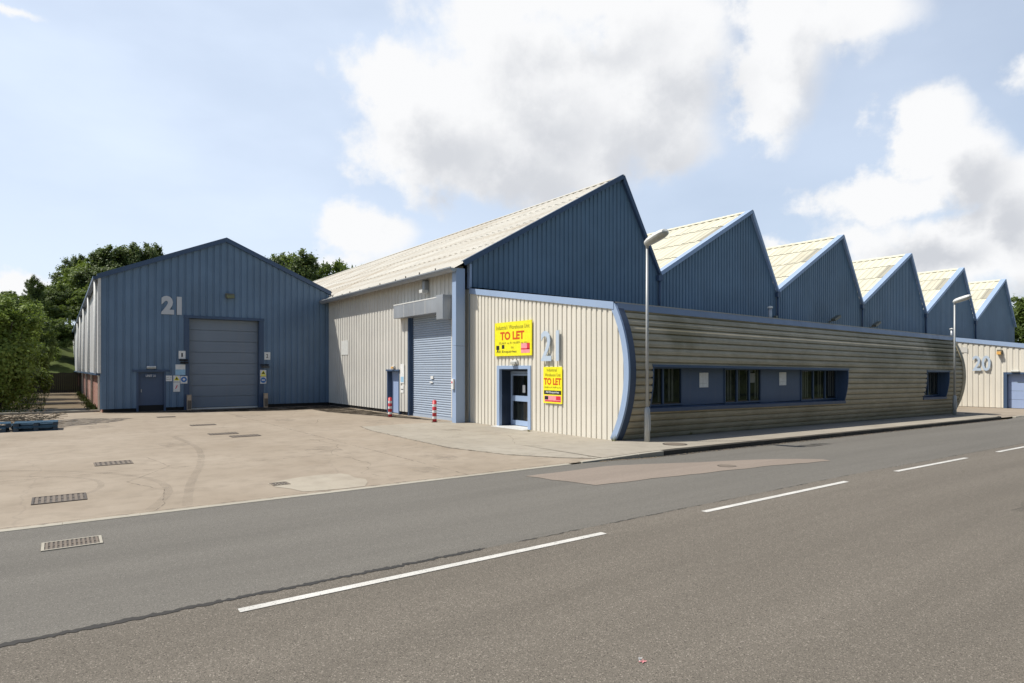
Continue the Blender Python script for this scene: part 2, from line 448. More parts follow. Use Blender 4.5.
M['patch'] = concrete('pale_concrete_patch', (.34, .30, .235), (.41, .365, .29), False)
M['kerbstone'] = concrete('kerb_concrete', (.34, .31, .25), (.42, .39, .32), False)

M['kerb_dark'] = concrete('blackened_kerb', (.050, .045, .038), (.085, .078, .065), False)
def soft_mark(name, col, strength, scale=3.0, lo=.35, hi=.65):
    m, n, l, b = nt(name)
    f = noise(n, l, wpos(n, l), scale, 6, .7)
    b.inputs['Base Color'].default_value = col+(1,); b.inputs['Roughness'].default_value = .9
    l.new(mapr(n, l, f, lo, hi, 0, strength), b.inputs['Alpha'])
    return m
M['tyre'] = soft_mark('tyre_rubber_trace', (.14, .115, .09), .19, 1.6, .3, .75)
M['oil'] = soft_mark('oil_stain', (.05, .045, .04), .75)
M['tarseam'] = soft_mark('ragged_tar_seam', (.03, .028, .025), 1.0, 6.0, .28, .45)
M['seam_light'] = soft_mark('worn_tar_seam', (.05, .045, .04), .8, 5.0, .42, .58)
M['joint'] = soft_mark('dirt_filled_joint', (.15, .12, .09), .6, 4.0, .38, .6)
def road_paint():
    m, n, l, b = nt('road_paint')
    f = noise(n, l, wpos(n, l), 60, 4, .75); g = noise(n, l, wpos(n, l), 2.5, 4)
    c = mixc(n, l, mapr(n, l, g, .3, .7, 0, 1), (.47, .455, .41), (.60, .58, .53))
    l.new(c, b.inputs['Base Color']); b.inputs['Roughness'].default_value = .7
    l.new(mapr(n, l, f, .34, .42, 0, 1), b.inputs['Alpha'])
    return m
M['line'] = road_paint()

def brick():
    m, n, l, b = nt('red_brick')
    g = n.new('ShaderNodeNewGeometry'); sp = n.new('ShaderNodeSeparateXYZ'); l.new(g.outputs['Position'], sp.inputs[0])
    cb = n.new('ShaderNodeCombineXYZ')
    ad = n.new('ShaderNodeMath'); ad.operation = 'ADD'; l.new(sp.outputs[0], ad.inputs[0]); l.new(sp.outputs[1], ad.inputs[1])
    l.new(ad.outputs[0], cb.inputs[0]); l.new(sp.outputs[2], cb.inputs[1])
    t = n.new('ShaderNodeTexBrick'); t.inputs['Scale'].default_value = 1; t.inputs['Brick Width'].default_value = .225; t.inputs['Row Height'].default_value = .075; t.inputs['Mortar Size'].default_value = .01
    t.inputs['Color1'].default_value = (.26, .085, .06, 1); t.inputs['Color2'].default_value = (.34, .13, .09, 1); t.inputs['Mortar'].default_value = (.30, .26, .22, 1)
    l.new(cb.outputs[0], t.inputs['Vector'])
    a = noise(n, l, wpos(n, l), .9, 5)
    l.new(mixc(n, l, mapr(n, l, a, .5, .7, 0, .6), t.outputs['Color'], (.42, .30, .26)), b.inputs['Base Color']); b.inputs['Roughness'].default_value = .9
    return m
M['brick'] = brick()
def grass_mat():
    m, n, l, b = nt('grass_and_moss')
    a = noise(n, l, wpos(n, l), .6, 6, .65); f = noise(n, l, wpos(n, l), 12, 4)
    c = mixc(n, l, mapr(n, l, a, .35, .65, 0, 1), (.045, .065, .018), (.10, .12, .038))
    c = mixc(n, l, mapr(n, l, f, .3, .7, 0, .5), c, (.035, .05, .015))
    l.new(c, b.inputs['Base Color']); b.inputs['Roughness'].default_value = 1; b.inputs['Specular IOR Level'].default_value = .1
    return m
M['grass'] = grass_mat()
def alley_mat():
    m, n, l, b = nt('mossy_alley_concrete')
    a = noise(n, l, wpos(n, l), .8, 6, .65); f = noise(n, l, wpos(n, l), 6, 4)
    c = mixc(n, l, mapr(n, l, a, .35, .65, 0, 1), (.085, .058, .028), (.15, .11, .065))
    c = mixc(n, l, mapr(n, l, f, .5, .7, 0, .6), c, (.07, .075, .02))
    l.new(c, b.inputs['Base Color']); b.inputs['Roughness'].default_value = .95
    return m
M['alley'] = alley_mat()

def glass(name='window_glass'):
    m, n, l, b = nt(name)
    b.inputs['Base Color'].default_value = (.02, .025, .025, 1); b.inputs['Roughness'].default_value = .03
    b.inputs['Specular IOR Level'].default_value = .7; b.inputs['Alpha'].default_value = .5
    return m
M['glass'] = glass()

def leaf(name, ca, cb):
    m, n, l, b = nt(name)
    g = n.new('ShaderNodeNewGeometry')
    big = noise(n, l, wpos(n, l), .7, 3)
    c = mixc(n, l, g.outputs['Random Per Island'], ca, cb)
    c = mixc(n, l, mapr(n, l, big, .35, .65, .35, 0), c, tuple(x*.55 for x in ca))
    l.new(c, b.inputs['Base Color']); b.inputs['Roughness'].default_value = .55; b.inputs['Specular IOR Level'].default_value = .3
    tr = n.new('ShaderNodeBsdfTranslucent'); l.new(mixc(n, l, .5, c, (.16, .22, .02)), tr.inputs['Color'])
    mx = n.new('ShaderNodeMixShader'); mx.inputs[0].default_value = .42
    l.new(b.outputs[0], mx.inputs[1]); l.new(tr.outputs[0], mx.inputs[2]); l.new(mx.outputs[0], n['Material Output'].inputs['Surface'])
    return m
M['leaf_bright'] = leaf('bright_leaves', (.15, .215, .04), (.29, .37, .09))
M['leaf_mid'] = leaf('mid_green_leaves', (.095, .14, .032), (.19, .25, .07))
M['leaf_dark'] = leaf('dark_leaves', (.070, .105, .028), (.14, .19, .058))
M['leaf_poplar'] = leaf('poplar_leaves', (.10, .145, .045), (.19, .24, .09))
M['bark'] = plain('bark', (.10, .08, .06), .95)

# ------------------------------------------------------------------ ground, road, pavement
def sheet(name, us, vs, zf, mat, label=None):
    mb = MB()
    for j in range(len(vs)-1):
        for i in range(len(us)-1):
            p = [(us[i], vs[j]), (us[i+1], vs[j]), (us[i+1], vs[j+1]), (us[i], vs[j+1])]
            mb.quad(*[(a, b, zf(a, b)) for a, b in p])
    o = mb.build(name, mat); tag(o, label, None, None, 'structure'); return o
def frange(a, b, st):
    k = max(1, round((b-a)/st)); return [a+(b-a)*i/k for i in range(k+1)]
def ss(t): t = min(1, max(0, t)); return t*t*(3-2*t)
US = [-600, -60, 0, 13, 38, 75, 600]
sheet('ground', US, [-600, -20, 0, 40, 90, 600], lambda u, v: gz(u)-.16, M['grass'])
def road_z(u, v): return gz(u)-.075*ss((u-9.2)/3.2)*ss((v-7.2)/3.3)*(1-ss((u-37.2)/2))
RU = [-250, -60, -20]+frange(-4, 60, .8)+[75, 120, 250]
sheet('road', RU, [1.32, 3, 6.12], lambda u, v: gz(u), M['asphalt_near'])
o = sheet('road', RU, frange(6.12, 10.38, .2), road_z, M['asphalt_far'])
sheet('path', [-250, 0, 13, 75, 250], [-1.2, 1.16], lambda u, v: gz(u)+.09, M['pave'])
mb = MB()
for a in frange(-30, 60, .915)[:-1]: mb.box(a+.004, a+.911, 1.16, 1.315, gz(a)-.1, gz(a)+.10)
tag(mb.build('kerb', M['kerbstone'], bevel=.012), kind='structure')
# yard: two tones of concrete and a flush channel of kerb blocks along the street
sheet('yard', [-60, -20, 0, 13, 38, 60, 75, 90], [10.52, 20, 36, 60, 110], lambda u, v: gz(u)-.001, M['yard'])
mb = MB()
for a in frange(-40, 9.15, .915)[:-1]: mb.box(a+.003, a+.912, 10.375, 10.525, -.1, .008)
for a in frange(38.2, 75, .915)[:-1]: mb.box(a+.003, a+.912, 10.375, 10.525, gz(a)-.1, gz(a)+.008)
tag(mb.build('kerb', M['kerbstone'], bevel=.006), kind='structure')
# apron slab beside the building
ap = [(8.9, 21.6), (8.62, 20.2), (8.5, 17.4), (8.42, 14.4), (8.88, 12.45), (9.6, 11.3), (10.3, 10.53), (13.6, 10.53), (13.6, 14), (13.0, 21), (12.6, 21.6)]
mb = MB(); mb.quad(*[(a, b, .014) for a, b in ap])
for (a, b), (c, d) in zip(ap[:7], ap[1:7]): mb.quad((a, b, -.02), (c, d, -.02), (c, d, .014), (a, b, .014))
tag(mb.build('apron', M['slab']), kind='structure')
# raised pavement with a kerb that ramps up from the yard crossing and turns in at the far end
KT = lambda u: .035*ss((u-9.6)/2.4)
def pv(u, v): return gz(u)+.006+.01+KT(u)*(13-v)/2.4 if v < 13 else gz(u)+.016
pu = frange(10.3, 36.2, 1.3)
mb = MB()
for a, b in zip(pu, pu[1:]):
    for c, d in zip([10.6, 11.4, 12.2, 13.0], [11.4, 12.2, 13.0, 13.7]):
        mb.quad(*[(x, y, pv(x, y)+.004) for x, y in ((a, c), (b, c), (b, d), (a, d))])
fan = [(36.2+1.9*math.sin(t), 12.5-1.9*math.cos(t)) for t in frange(0, math.pi/2, math.pi/16)]
mb.quad((36.2, 13.7, gz(36)+.02), *[(x, y, pv(x, min(y, 12.9))+.004) for x, y in fan], (38.1, 13.7, gz(38)+.02))
tag(mb.build('pavement', M['slab']), kind='structure')
mb = MB()
def kerbpiece(p, q, z0, z1):
    p = Vector(p); q = Vector(q); t = (q-p).normalized(); nrm = Vector((t.y, -t.x)); g_ = t*.004
    P = [p+g_, q-g_, q-g_+nrm*.13, p+g_+nrm*.13]
    zt_ = [z0, z1, z1-.006, z0-.006]
    mb.hexa([(a.x, a.y, gz(a.x)-.2) for a in P], [(a.x, a.y, z) for a, z in zip(P, zt_)])
ks = frange(9.55, 36.2, .915)
for i, (a, b) in enumerate(zip(ks, ks[1:])):
    if i == 3: tag(mb.build('kerb', M['kerbstone'], bevel=.012), kind='structure'); mb = MB()
    kerbpiece((a, 10.6), (b, 10.6), gz(a)+.016+KT(a), gz(b)+.016+KT(b))
for p, q in zip(fan, fan[1:]): kerbpiece(p, q, gz(p[0])+.05-.02*0, gz(q[0])+.05)
tag(mb.build('kerb', M['kerb_dark'], bevel=.012), kind='structure')
# joints, seam, patches, markings
def ribbon(pts, wid, z, jit=0.0, seed=1, zf=None, step=.12):
    rr = random.Random(seed); out = []
    for (a, b), (c, d) in zip(pts, pts[1:]):
        L = math.hypot(c-a, d-b); k = max(1, int(L/step))
        out += [(a+(c-a)*i/k, b+(d-b)*i/k) for i in range(k)]
    out.append(pts[-1]); mb = MB(); prev = None
    for i, (a, b) in enumerate(out):
        c, d = out[min(i+1, len(out)-1)]; e, f_ = out[max(i-1, 0)]
        t = Vector((c-e, d-f_)).normalized(); nn = Vector((-t.y, t.x))
        w0 = wid*(.5+rr.uniform(-jit, jit)); w1 = wid*(.5+rr.uniform(-jit, jit)); s = rr.uniform(-jit, jit)*wid*.6
        A = Vector((a, b))+nn*(w0+s); B = Vector((a, b))-nn*(w1-s)
        q = ((A.x, A.y, z+(zf(A.x, A.y) if zf else gz(A.x))), (B.x, B.y, z+(zf(B.x, B.y) if zf else gz(B.x))))
        if prev: mb.quad(prev[0], prev[1], q[1], q[0])
        prev = q
    return mb
tag(ribbon([(-30, 6.13), (1.2, 6.12)], .075, .004, .22, 3, None, .03).build('road_seam', M['tar']), kind='structure')
tag(ribbon([(1.2, 6.12), (4.0, 6.11)], .06, .004, .3, 4, None, .03).build('road_seam', M['tarseam']), kind='structure')
tag(ribbon([(4.0, 6.11), (45, 6.12)], .02, .004, .7, 5, None, .06).build('road_seam', M['seam_light']), kind='structure')
def smooth_line(p, k=8):
    q = [p[0]]+list(p)+[p[-1]]; out = []
    for i in range(1, len(q)-2):
        for j in range(k):
            t = j/k; a, b, c, d = q[i-1], q[i], q[i+1], q[i+2]
            out.append(tuple(.5*(2*b[m]+(c[m]-a[m])*t+(2*a[m]-5*b[m]+4*c[m]-d[m])*t*t+(3*b[m]-a[m]-3*c[m]+d[m])*t**3) for m in (0, 1)))
    return out+[p[-1]]
tag(ribbon([(12.2, 10.42), (36.2, 10.42)], .15, .005, .3, 12, road_z, .1).build('channel_dirt', M['tarseam']), kind='structure')
def poly_sheet(name, pts, z, mat, zf=None, seed=0, jit=.05):
    rr = random.Random(seed); out = []
    for i, (a, b) in enumerate(pts):
        c, d = pts[(i+1) % len(pts)]; k = max(1, int(math.hypot(c-a, d-b)/.3))
        for q in range(k):
            out.append((a+(c-a)*q/k+(rr.uniform(-jit, jit) if q else 0), b+(d-b)*q/k+(rr.uniform(-jit, jit) if q else 0)))
    cx_ = sum(p[0] for p in out)/len(out); cy_ = sum(p[1] for p in out)/len(out)
    mb = MB(); Z = zf or (lambda u, v: gz(u))
    # rings towards the centre so that the sheet can follow the ground
    rings = [[(cx_+(a-cx_)*k, cy_+(b-cy_)*k) for a, b in out] for k in (1, .8, .6, .4, .2)]
    for r0, r1 in zip(rings, rings[1:]):
        for i in range(len(out)):
            j = (i+1) % len(out)
            mb.quad(*[(x, y, z+Z(x, y)) for x, y in (r0[i], r0[j], r1[j], r1[i])])
    r = rings[-1]; mb.quad(*[(x, y, z+Z(x, y)) for x, y in r])
    return tag(mb.build(name, mat), kind='structure')
poly_sheet('road_patch', [(7.4, 9.75), (7.85, 8.25), (10.2, 8.0), (12.3, 7.75), (13.6, 7.45), (14.4, 7.35), (14.5, 7.6), (14.1, 8.0), (13.2, 8.55), (12.2, 9.0), (10.8, 9.5), (9.6, 9.75)], .006, M['asphalt_pink'], road_z, 2, .03)
poly_sheet('yard_patch', [(3.1, 11.9), (3.8, 12.25), (4.6, 12.2), (4.75, 11.3), (4.45, 10.62), (3.4, 10.75)], .004, M['patch'], None, 5, .06)
poly_sheet('road_patch', [(17.0, 9.7), (18.4, 9.75), (18.6, 9.3), (17.2, 9.25)], .012, M['oil'], road_z, 6, .1)
poly_sheet('road_patch', [(11.2, 3.2), (17.5, 3.6), (20.5, 2.4), (14.8, 2.0)], .004, M['oil'], None, 7, .1).data.materials[0] = soft_mark('faint_oil_trace', (.06, .055, .05), .5, .9, .48, .75)
for a, b in ((1.27, 5.65), (7.68, 11.9), (13.95, 17.75), (19.85, 23.9), (26, 30), (32, 36), (38, 42), (44, 48), (50, 54), (-4.7, -.7), (-10.7, -6.7)):
    mb = MB()
    for s0 in frange(a, b, .5)[:-1]:
        s1 = min(b, s0+(b-a)/max(1, round((b-a)/.5)))
        mb.quad((s0, 5.735, gz(s0)+.006), (s1, 5.735, gz(s1)+.006), (s1, 5.835, gz(s1)+.006), (s0, 5.835, gz(s0)+.006))
    tag(mb.build('road_marking', M['line']), kind='structure')
def arc_pts(c, rx, ry, a0, a1, k=30): return [(c[0]+rx*math.cos(R(a0+(a1-a0)*i/k)), c[1]+ry*math.sin(R(a0+(a1-a0)*i/k))) for i in range(k+1)]
tyre = [([(-6, 17.2), (-2.5, 16.5), (-.9, 15.75), (.0, 15.05), (.45, 14.45), (.62, 13.95), (.62, 13.4), (.5, 12.95), (.35, 12.7)], .10),
        ([(-5, 18.4), (-1, 16.6), (.3, 15.6), (1.08, 14.54), (1.5, 13.4), (1.55, 12.3), (1.35, 11.4), (1.1, 10.7)], .14),
        ([(2.9, 22), (3.0, 18.5), (2.6, 15.5), (2.0, 12.9), (1.6, 10.7)], .15)]
for i, (pts, wd) in enumerate(tyre):
    tag(ribbon(smooth_line(pts), wd, .004, .05, 20+i).build('tyre_mark', M['tyre']), kind='structure')
for i, pts in enumerate([[(8.9, 21.6), (8.62, 20.2), (8.5, 17.4), (8.42, 14.4), (8.88, 12.45), (9.6, 11.3), (10.3, 10.56)], [(-20, 10.545), (9.6, 10.545)], [(9.3, 12.1), (11.6, 12.0), (13.0, 11.95)], [(8.55, 16.6), (13.0, 16.7)], [(-12, 24.2), (12.2, 24.0)], [(-12, 15.1), (8.3, 15.0)], [(6.6, 10.6), (6.5, 35)]]):
    tag(ribbon(pts, .05 if i < 2 else .022, .021 if i in (0, 2, 3) else (.013 if i == 1 else .004), .5, 40+i, None, .08).build('yard_joint', M['joint']), kind='structure')
poly_sheet('yard_stain', [(-1, 31.5), (.9, 32.3), (2.6, 31.0), (1.6, 29.0), (.2, 28.0), (-.6, 29)], .005, M['oil'], None, 9, .2)
spotm = soft_mark('old_oil_drips', (.12, .10, .08), .32, 2.6, .42, .75)
rs = random.Random(77)
for (u, v, q) in ((6.9, 29.5, .7), (7.6, 26.5, .5), (10.3, 23.2, .6), (2.6, 19.6, .45), (5.6, 16.0, .5), (-2.2, 21.5, .8), (1.2, 27.3, .6), (7.4, 13.2, .4), (10.9, 18.5, .35), (-4, 14.2, .6), (4.2, 33.2, .6), (9.4, 31.8, .7), (6.2, 11.6, .35)):
    poly_sheet('yard_stain', [(u+q*math.cos(t)*rs.uniform(.7, 1.2), v+q*1.5*math.sin(t)*rs.uniform(.7, 1.2)) for t in frange(0, 5.6, .7)], .0165 if u > 8.5 and v < 21 else .005, spotm, None, int(u*7+v), .05)
for i_, pts in enumerate(([(1.2, 10.6), (1.5, 12.1), (1.1, 13.6), (1.9, 15.3), (1.7, 17.2)], [(5.3, 10.6), (5.0, 12.0), (5.7, 13.3), (5.4, 15.0), (6.3, 16.9), (6.1, 19.0)], [(-3.5, 15.0), (-2.0, 17.3), (-2.4, 19.8), (-1.1, 22.6)], [(8.1, 24.1), (8.9, 26.2), (8.4, 28.6), (9.6, 31.2)], [(10.2, 10.7), (10.6, 12.4), (10.3, 14.0), (11.4, 15.9), (13.0, 16.1)])):
    q_ = []
    for (a, b), (c, d) in zip(pts, pts[1:]):
        q_ += [(a+(c-a)*k/6+rs.uniform(-.07, .07), b+(d-b)*k/6) for k in range(6)]
    tag(ribbon(q_+[pts[-1]], .016, .0215 if i_ == 4 else .0045, .5, 60+i_).build('yard_crack', M['joint']), kind='structure')
poly_sheet('yard_stain', [(12.55, 22), (12.6, 35.6), (12.3, 35.4), (11.6, 34.9), (9, 35.1), (5.6, 34.9), (2, 35.2), (1.7, 35.7), (12.7, 35.75)], .006, soft_mark('damp_wall_foot', (.09, .07, .045), .8, 1.5, .3, .6), None, 10, .1)
sheet('alley_path', [-3.4, -1, 1.68], [36.6, 45, 66], lambda u, v: .006+(v-36.6)*.001, M['alley'])
mb = MB()
for v_ in (36.7, 38.6, 46.3): mb.box(-2.4, 1.66, v_, v_+.22, -.02, .10)
tag(mb.build('alley_step', M['kerbstone'], bevel=.01), kind='structure')

# ------------------------------------------------------------------ left shed with the blue gable
SH = empty('industrial_shed', (7.2, 35.8, 0), 0, 'blue clad gabled shed with a big sectional door at the back of the yard', 'building')
GA, GB, GE, GP, GX = 1.6, 12.85, 6.55, 8.95, 7.22
def gtop(u): return GE+(GP-GE)*(1-abs(u-GX)/(GX-GA if u < GX else GB-GX))
BD = (5.46, 8.89, 4.72); PDR = (3.15, 4.37, 2.02)
mb = MB(); corr(mb, lambda s, z, d: (s, 35.8-d, z), GA+.02, GB-.06, .333, .038, .17, gtop, [(BD[0], BD[1], .17, BD[2]), (PDR[0], PDR[1], .17, PDR[2])], [GX])
mb.build('gable_wall', M['blue_shed'], SH)
for a_, b_ in ((GA+.15, BD[0]-.2), (BD[1]+.2, GB-.03)): MB().box(a_, b_, 35.84, 35.95, -.1, .3).build('plinth', M['dark'], SH)
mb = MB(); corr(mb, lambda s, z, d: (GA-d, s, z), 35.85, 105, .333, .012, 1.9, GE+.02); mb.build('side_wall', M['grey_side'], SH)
mb = MB(); mb.box(GA+.12, GA+.25, 35.88, 105, -.2, 2.3); mb.build('brick_plinth', M['brick'], SH)
mb = MB(); mb.quad((GB, 36.1, -.1), (GB, 105, -.1), (GB, 105, GE), (GB, 36.1, GE)); mb.quad((GA, 105, -.1), (GB, 105, -.1), (GB, 105, GE), (GX, 105, GP), (GA, 105, GE)); mb.build('rear_wall', M['grey_side'], SH)
for sgn, a, b in ((-1, GA-.12, GX), (1, GB+.12, GX)):
    mb = MB(); za = GE-.05
    corr(mb, lambda s, t, d: (a+(b-a)*t, s, za+(GP+.04-za)*t+d+.04), 35.7, 105.2, .33, .03, 0, 1); mb.build('roof', M['roof_grey'], SH)
mb = MB()
for a in (GA-.1, GB+.02):
    mb.hexa([(a, 35.64, gtop(GA)-.16), (a, 35.9, gtop(GA)-.16), (GX, 35.9, GP-.13), (GX, 35.64, GP-.13)], [(a, 35.64, gtop(GA)+.08), (a, 35.9, gtop(GA)+.08), (GX, 35.9, GP+.11), (GX, 35.64, GP+.11)])
mb.build('verge_trim', M['trim_dark'], SH)
mb = MB(); mb.box(GA-.06, GA+.06, 35.72, 35.84, 1.9, GE-.1); mb.build('corner_trim', M['offwhite'], SH)
mb = MB(); mb.box(GA-.26, GA-.05, 35.75, 105, GE-.16, GE-.02); mb.box(GA-.14, GA+.14, 35.86, 105, 1.80, 1.9); mb.build('gutter', M['trim_dark'], SH)
for v_ in (36.15, 44.5, 53, 61.5, 70):
    mb = MB(); mb.tube([(GA-.15, v_, GE-.1), (GA-.15, v_, 1.95), (GA+.02, v_, 1.75), (GA+.02, v_, .1)], .07, 10); mb.build('downpipe', M['offwhite'], SH)
# trims round the big door, then the door itself
mb = MB(); mb.box(BD[0]-.24, BD[0], 35.755, 36.0, 0, BD[2]+.0); mb.box(BD[1], BD[1]+.24, 35.755, 36.0, 0, BD[2]); mb.box(BD[0]-.26, BD[1]+.26, 35.72, 35.99, BD[2], BD[2]+.14)
mb.build('door_surround', M['trim_dark'], SH)
mb = MB()
for k in range(8):
    z0 = .08+k*(BD[2]-.08)/8; z1 = .08+(k+1)*(BD[2]-.08)/8
    mb.box(BD[0]+.002, BD[1]-.002, 36.05, 36.1, z0+.018, z1-.018); mb.box(BD[0]+.002, BD[1]-.002, 36.094, 36.1, z1-.018, z1+.018)
    for j in range(3): mb.box(BD[0]+.01, BD[1]-.01, 36.044, 36.0505, z0+.15+j*.13, z0+.156+j*.13)
d_ = mb.build('sectional_door', M['panel_door'], SH)
mb = MB(); mb.box(BD[0]+.01, BD[1]-.01, 36.03, 36.09, .0, .075); mb.build('door_seal', M['offwhite'], d_)
mb = MB(); mb.box(PDR[0]+.06, PDR[1]-.06, 35.87, 35.92, .03, PDR[2]-.06)
d_ = mb.build('door', M['door_blue'], SH)
mb = MB(); mb.box(PDR[0]+.17, PDR[0]+.2, 35.82, 35.87, .95, 1.1); mb.build('handle', M['galv'], d_)
mb = MB(); mb.box(PDR[0]-.03, PDR[0]+.06, 35.74, 35.93, .0, PDR[2]); mb.box(PDR[1]-.06, PDR[1]+.03, 35.74, 35.93, .0, PDR[2]); mb.box(PDR[0]-.2, PDR[1]+.2, 35.70, 35.93, PDR[2]-.06, PDR[2]+.05)
mb.build('door_frame', M['trim_dark'], SH)

# ------------------------------------------------------------------ sawtooth factory
FY = 20.9          # plane of the blue gables
FB = 84            # far end of the roofs
FX = empty('sawtooth_factory', (12.8, 20.9, 0), 0, 'long factory of six blue sawtooth gables with cream sloping roofs', 'building')
peaks = [(21.5+10.38*k, 11.1-.1*k) for k in range(6)]
valls = [(24.1+10.45*k, 6.76-.095*k) for k in range(5)]
feet = [(12.8, 6.2)]+valls
ends = valls+[(76.4, 6.2)]
mb = MB(); corr(mb, lambda s, z, d: (12.8-d, s, z), 21.15, 35.83, .333, .035, .16, 6.22, [(21.75, 25.53, .16, 4.42), (26.46, 27.76, .16, 2.04)])
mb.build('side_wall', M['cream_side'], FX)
for a_, b_ in ((25.55, 26.4), (27.8, 35.8)): MB().box(12.84, 12.95, a_, b_, -.1, .3).build('plinth', M['dark'], FX)
MB().box(12.8, 13.10, 21.36, 21.5, 0, 6.2).build('return_wall', M['cream_side'], FX)
for k in range(6):
    (x0, z0), (xp, zp), (x1, z1) = feet[k], peaks[k], ends[k]
    if k == 0: x0s, z0s = 13.05, 6.34
    else: x0s, z0s = x0, z0
    def top(s, x0s=x0s, z0s=z0s, xp=xp, zp=zp, x1=x1, z1=z1):
        return z0s+(zp-z0s)*(s-x0s)/(xp-x0s) if s < xp else zp+(z1-zp)*(s-xp)/(x1-xp)
    mb = MB(); corr(mb, lambda s, z, d: (s, FY-d, z), x0s, x1, .25, .035, lambda s: gz(s)-.05, top, [], [xp])
    mb.build('gable_wall', M['blue'], FX)
    # sloping sheets in lapped courses, each about a metre wide
    ex = (-.5, -.28) if k == 0 else (0, 0)
    a0 = (x0+ex[0], z0+ex[1]+.05); L = math.hypot(xp-a0[0], zp+.05-a0[1]); tx, tz = (xp-a0[0])/L, (zp+.05-a0[1])/L
    mat = M['roof_white'] if k == 0 else M['roof_cream']
    mb = MB(); cuts = [0, .26, .52, .77, 1.0]
    sheets = frange(FY-.17, FB, 1.0)
    k_ = k
    for ci, (c0, c1) in enumerate(zip(cuts, cuts[1:])):
        for s0, s1 in zip(sheets, sheets[1:]):
            base = len(mb.v)
            up0, up1 = (.018 if k_ == 0 else .03), .0
            bp = []
            q = s0
            prof = [(0, 0), (.22, .0), (.3, 1), (.42, 1), (.5, 0), (.72, 0), (.8, 1), (.92, 1), (1.0, 0)]
            row0, row1 = [], []
            for pf, dd in prof:
                y = s0+(s1-s0)*pf
                for row, c, up in ((row0, c0, up0), (row1, min(1, c1+.012), up1)):
                    h = dd*.04+up
                    row.append((a0[0]+tx*L*c-tz*h, y, a0[1]+tz*L*c+tx*h))
            b0 = len(mb.v); mb.v += row0+row1; m_ = len(row0)
            for i in range(m_-1): mb.f.append((b0+i, b0+i+1, b0+m_+i+1, b0+m_+i)); mb.sm.append(False)
    mb.build('roof', mat, FX)
    # north light glazing on the steep side, ridge capping and verge flashing
    mb = MB()
    corr(mb, lambda s, t, d: (xp+(x1-xp)*t+d*.9, s, zp+(z1-zp)*t+d*.4), FY-.02, FB, .6, .03, .02, .99); mb.build('north_light', M['galv'], FX)
    mb = MB(); mb.hexa([(xp-.32*tx-.0, FY-.2, zp-.32*tz+.11), (xp-.32*tx, FB, zp-.32*tz+.11), (xp+.03, FB, zp+.11), (xp+.03, FY-.2, zp+.11)], [(xp-.32*tx, FY-.2, zp-.32*tz+.14), (xp-.32*tx, FB, zp-.32*tz+.14), (xp+.05, FB, zp+.15), (xp+.05, FY-.2, zp+.15)])
    mb.build('ridge_cap', M['roof_cream'] if k else M['roof_white'], FX)
    wv = .42 if k else .16
    st = 1.2 if k == 0 else 0.12
    A = Vector((a0[0]+tx*st*.4, 0, a0[1]+tz*st*.4)); B = Vector((xp, 0, zp+.05)); N = Vector((-tz, 0, tx))
    mb = MB()
    def pt(P, y, h): Q = P+N*h; return (Q.x, y, Q.z)
    mb.hexa([pt(A, FY-.22, -.10), pt(A, FY-.17, -.10), pt(B, FY-.17, -.10), pt(B, FY-.22, -.10)], [pt(A, FY-.22, .085), pt(A, FY-.17, .085), pt(B, FY-.17, .085), pt(B, FY-.22, .085)])
    mb.hexa([pt(A, FY-.22, .088), pt(A, FY-.22+wv, .088), pt(B, FY-.22+wv, .088), pt(B, FY-.22, .088)], [pt(A, FY-.22, .10), pt(A, FY-.22+wv, .10), pt(B, FY-.22+wv, .10), pt(B, FY-.22, .10)])
    D = Vector((xp+.02, 0, zp+.04)); E_ = Vector((x1, 0, z1+.02)); tt = (E_-D).normalized(); NN = Vector((tt.z*-1, 0, tt.x))
    mb.hexa([(D.x-.02, FY-.2, D.z-.2), (D.x-.02, FY-.05, D.z-.2), (E_.x-.05, FY-.05, E_.z), (E_.x-.05, FY-.2, E_.z)], [(D.x+.06, FY-.2, D.z+.08), (D.x+.06, FY-.05, D.z+.08), (E_.x+.07, FY-.05, E_.z+.03), (E_.x+.07, FY-.2, E_.z+.03)])
    mb.build('verge_flashing', M['trim'] if k else M['trim_dark'], FX)
    if k < 5:
        mb = MB(); mb.tube([(x1, FY-.12, z1-.05), (x1, FY-.12, 4.6)], .06, 8); mb.box(x1-.16, x1+.16, FY-.22, FY-.05, z1-.3, z1-.02); mb.build('downpipe', M['trim_dark'], FX)
mb = MB(); mb.quad((76.4, FY, -.8), (76.4, FB, -.8), (76.4, FB, 6.2), (76.4, FY, 6.2)); mb.quad((12.9, FB, -.8), (76.4, FB, -.8), (76.4, FB, 6.2), (12.9, FB, 6.2))
mb.quad((12.86, 36, 0), (12.86, FB, 0), (12.86, FB, 6.2), (12.86, 36, 6.2)); mb.build('rear_wall', M['cream_side'], FX)
# eaves gutter of the first bay
mb = MB()
for k in range(8):
    a0_ = math.pi+k*math.pi/8; a1_ = math.pi+(k+1)*math.pi/8
    P0 = (12.33+.15*math.cos(a0_), 6.00+.15*math.sin(a0_)); P1 = (12.33+.15*math.cos(a1_), 6.00+.15*math.sin(a1_))
    mb.quad((P0[0], 20.8, P0[1]), (P1[0], 20.8, P1[1]), (P1[0], 35.7, P1[1]), (P0[0], 35.7, P0[1]))
mb.quad(*[(12.33+.15*math.cos(math.pi+k*math.pi/8), 20.8, 6.0+.15*math.sin(math.pi+k*math.pi/8)) for k in range(9)])
mb.box(12.16, 12.2, 20.8, 35.7, 5.99, 6.03)
mb.build('gutter', M['galv'], FX)
rr = random.Random(5)
for k in range(11):
    v_ = 22+k*1.3+rr.uniform(-.2, .2); MB().box(12.2, 12.24, v_, v_+.03, 6.0, 6.08+rr.uniform(0, .06)).build('gutter_bracket', M['iron_rust'], FX)
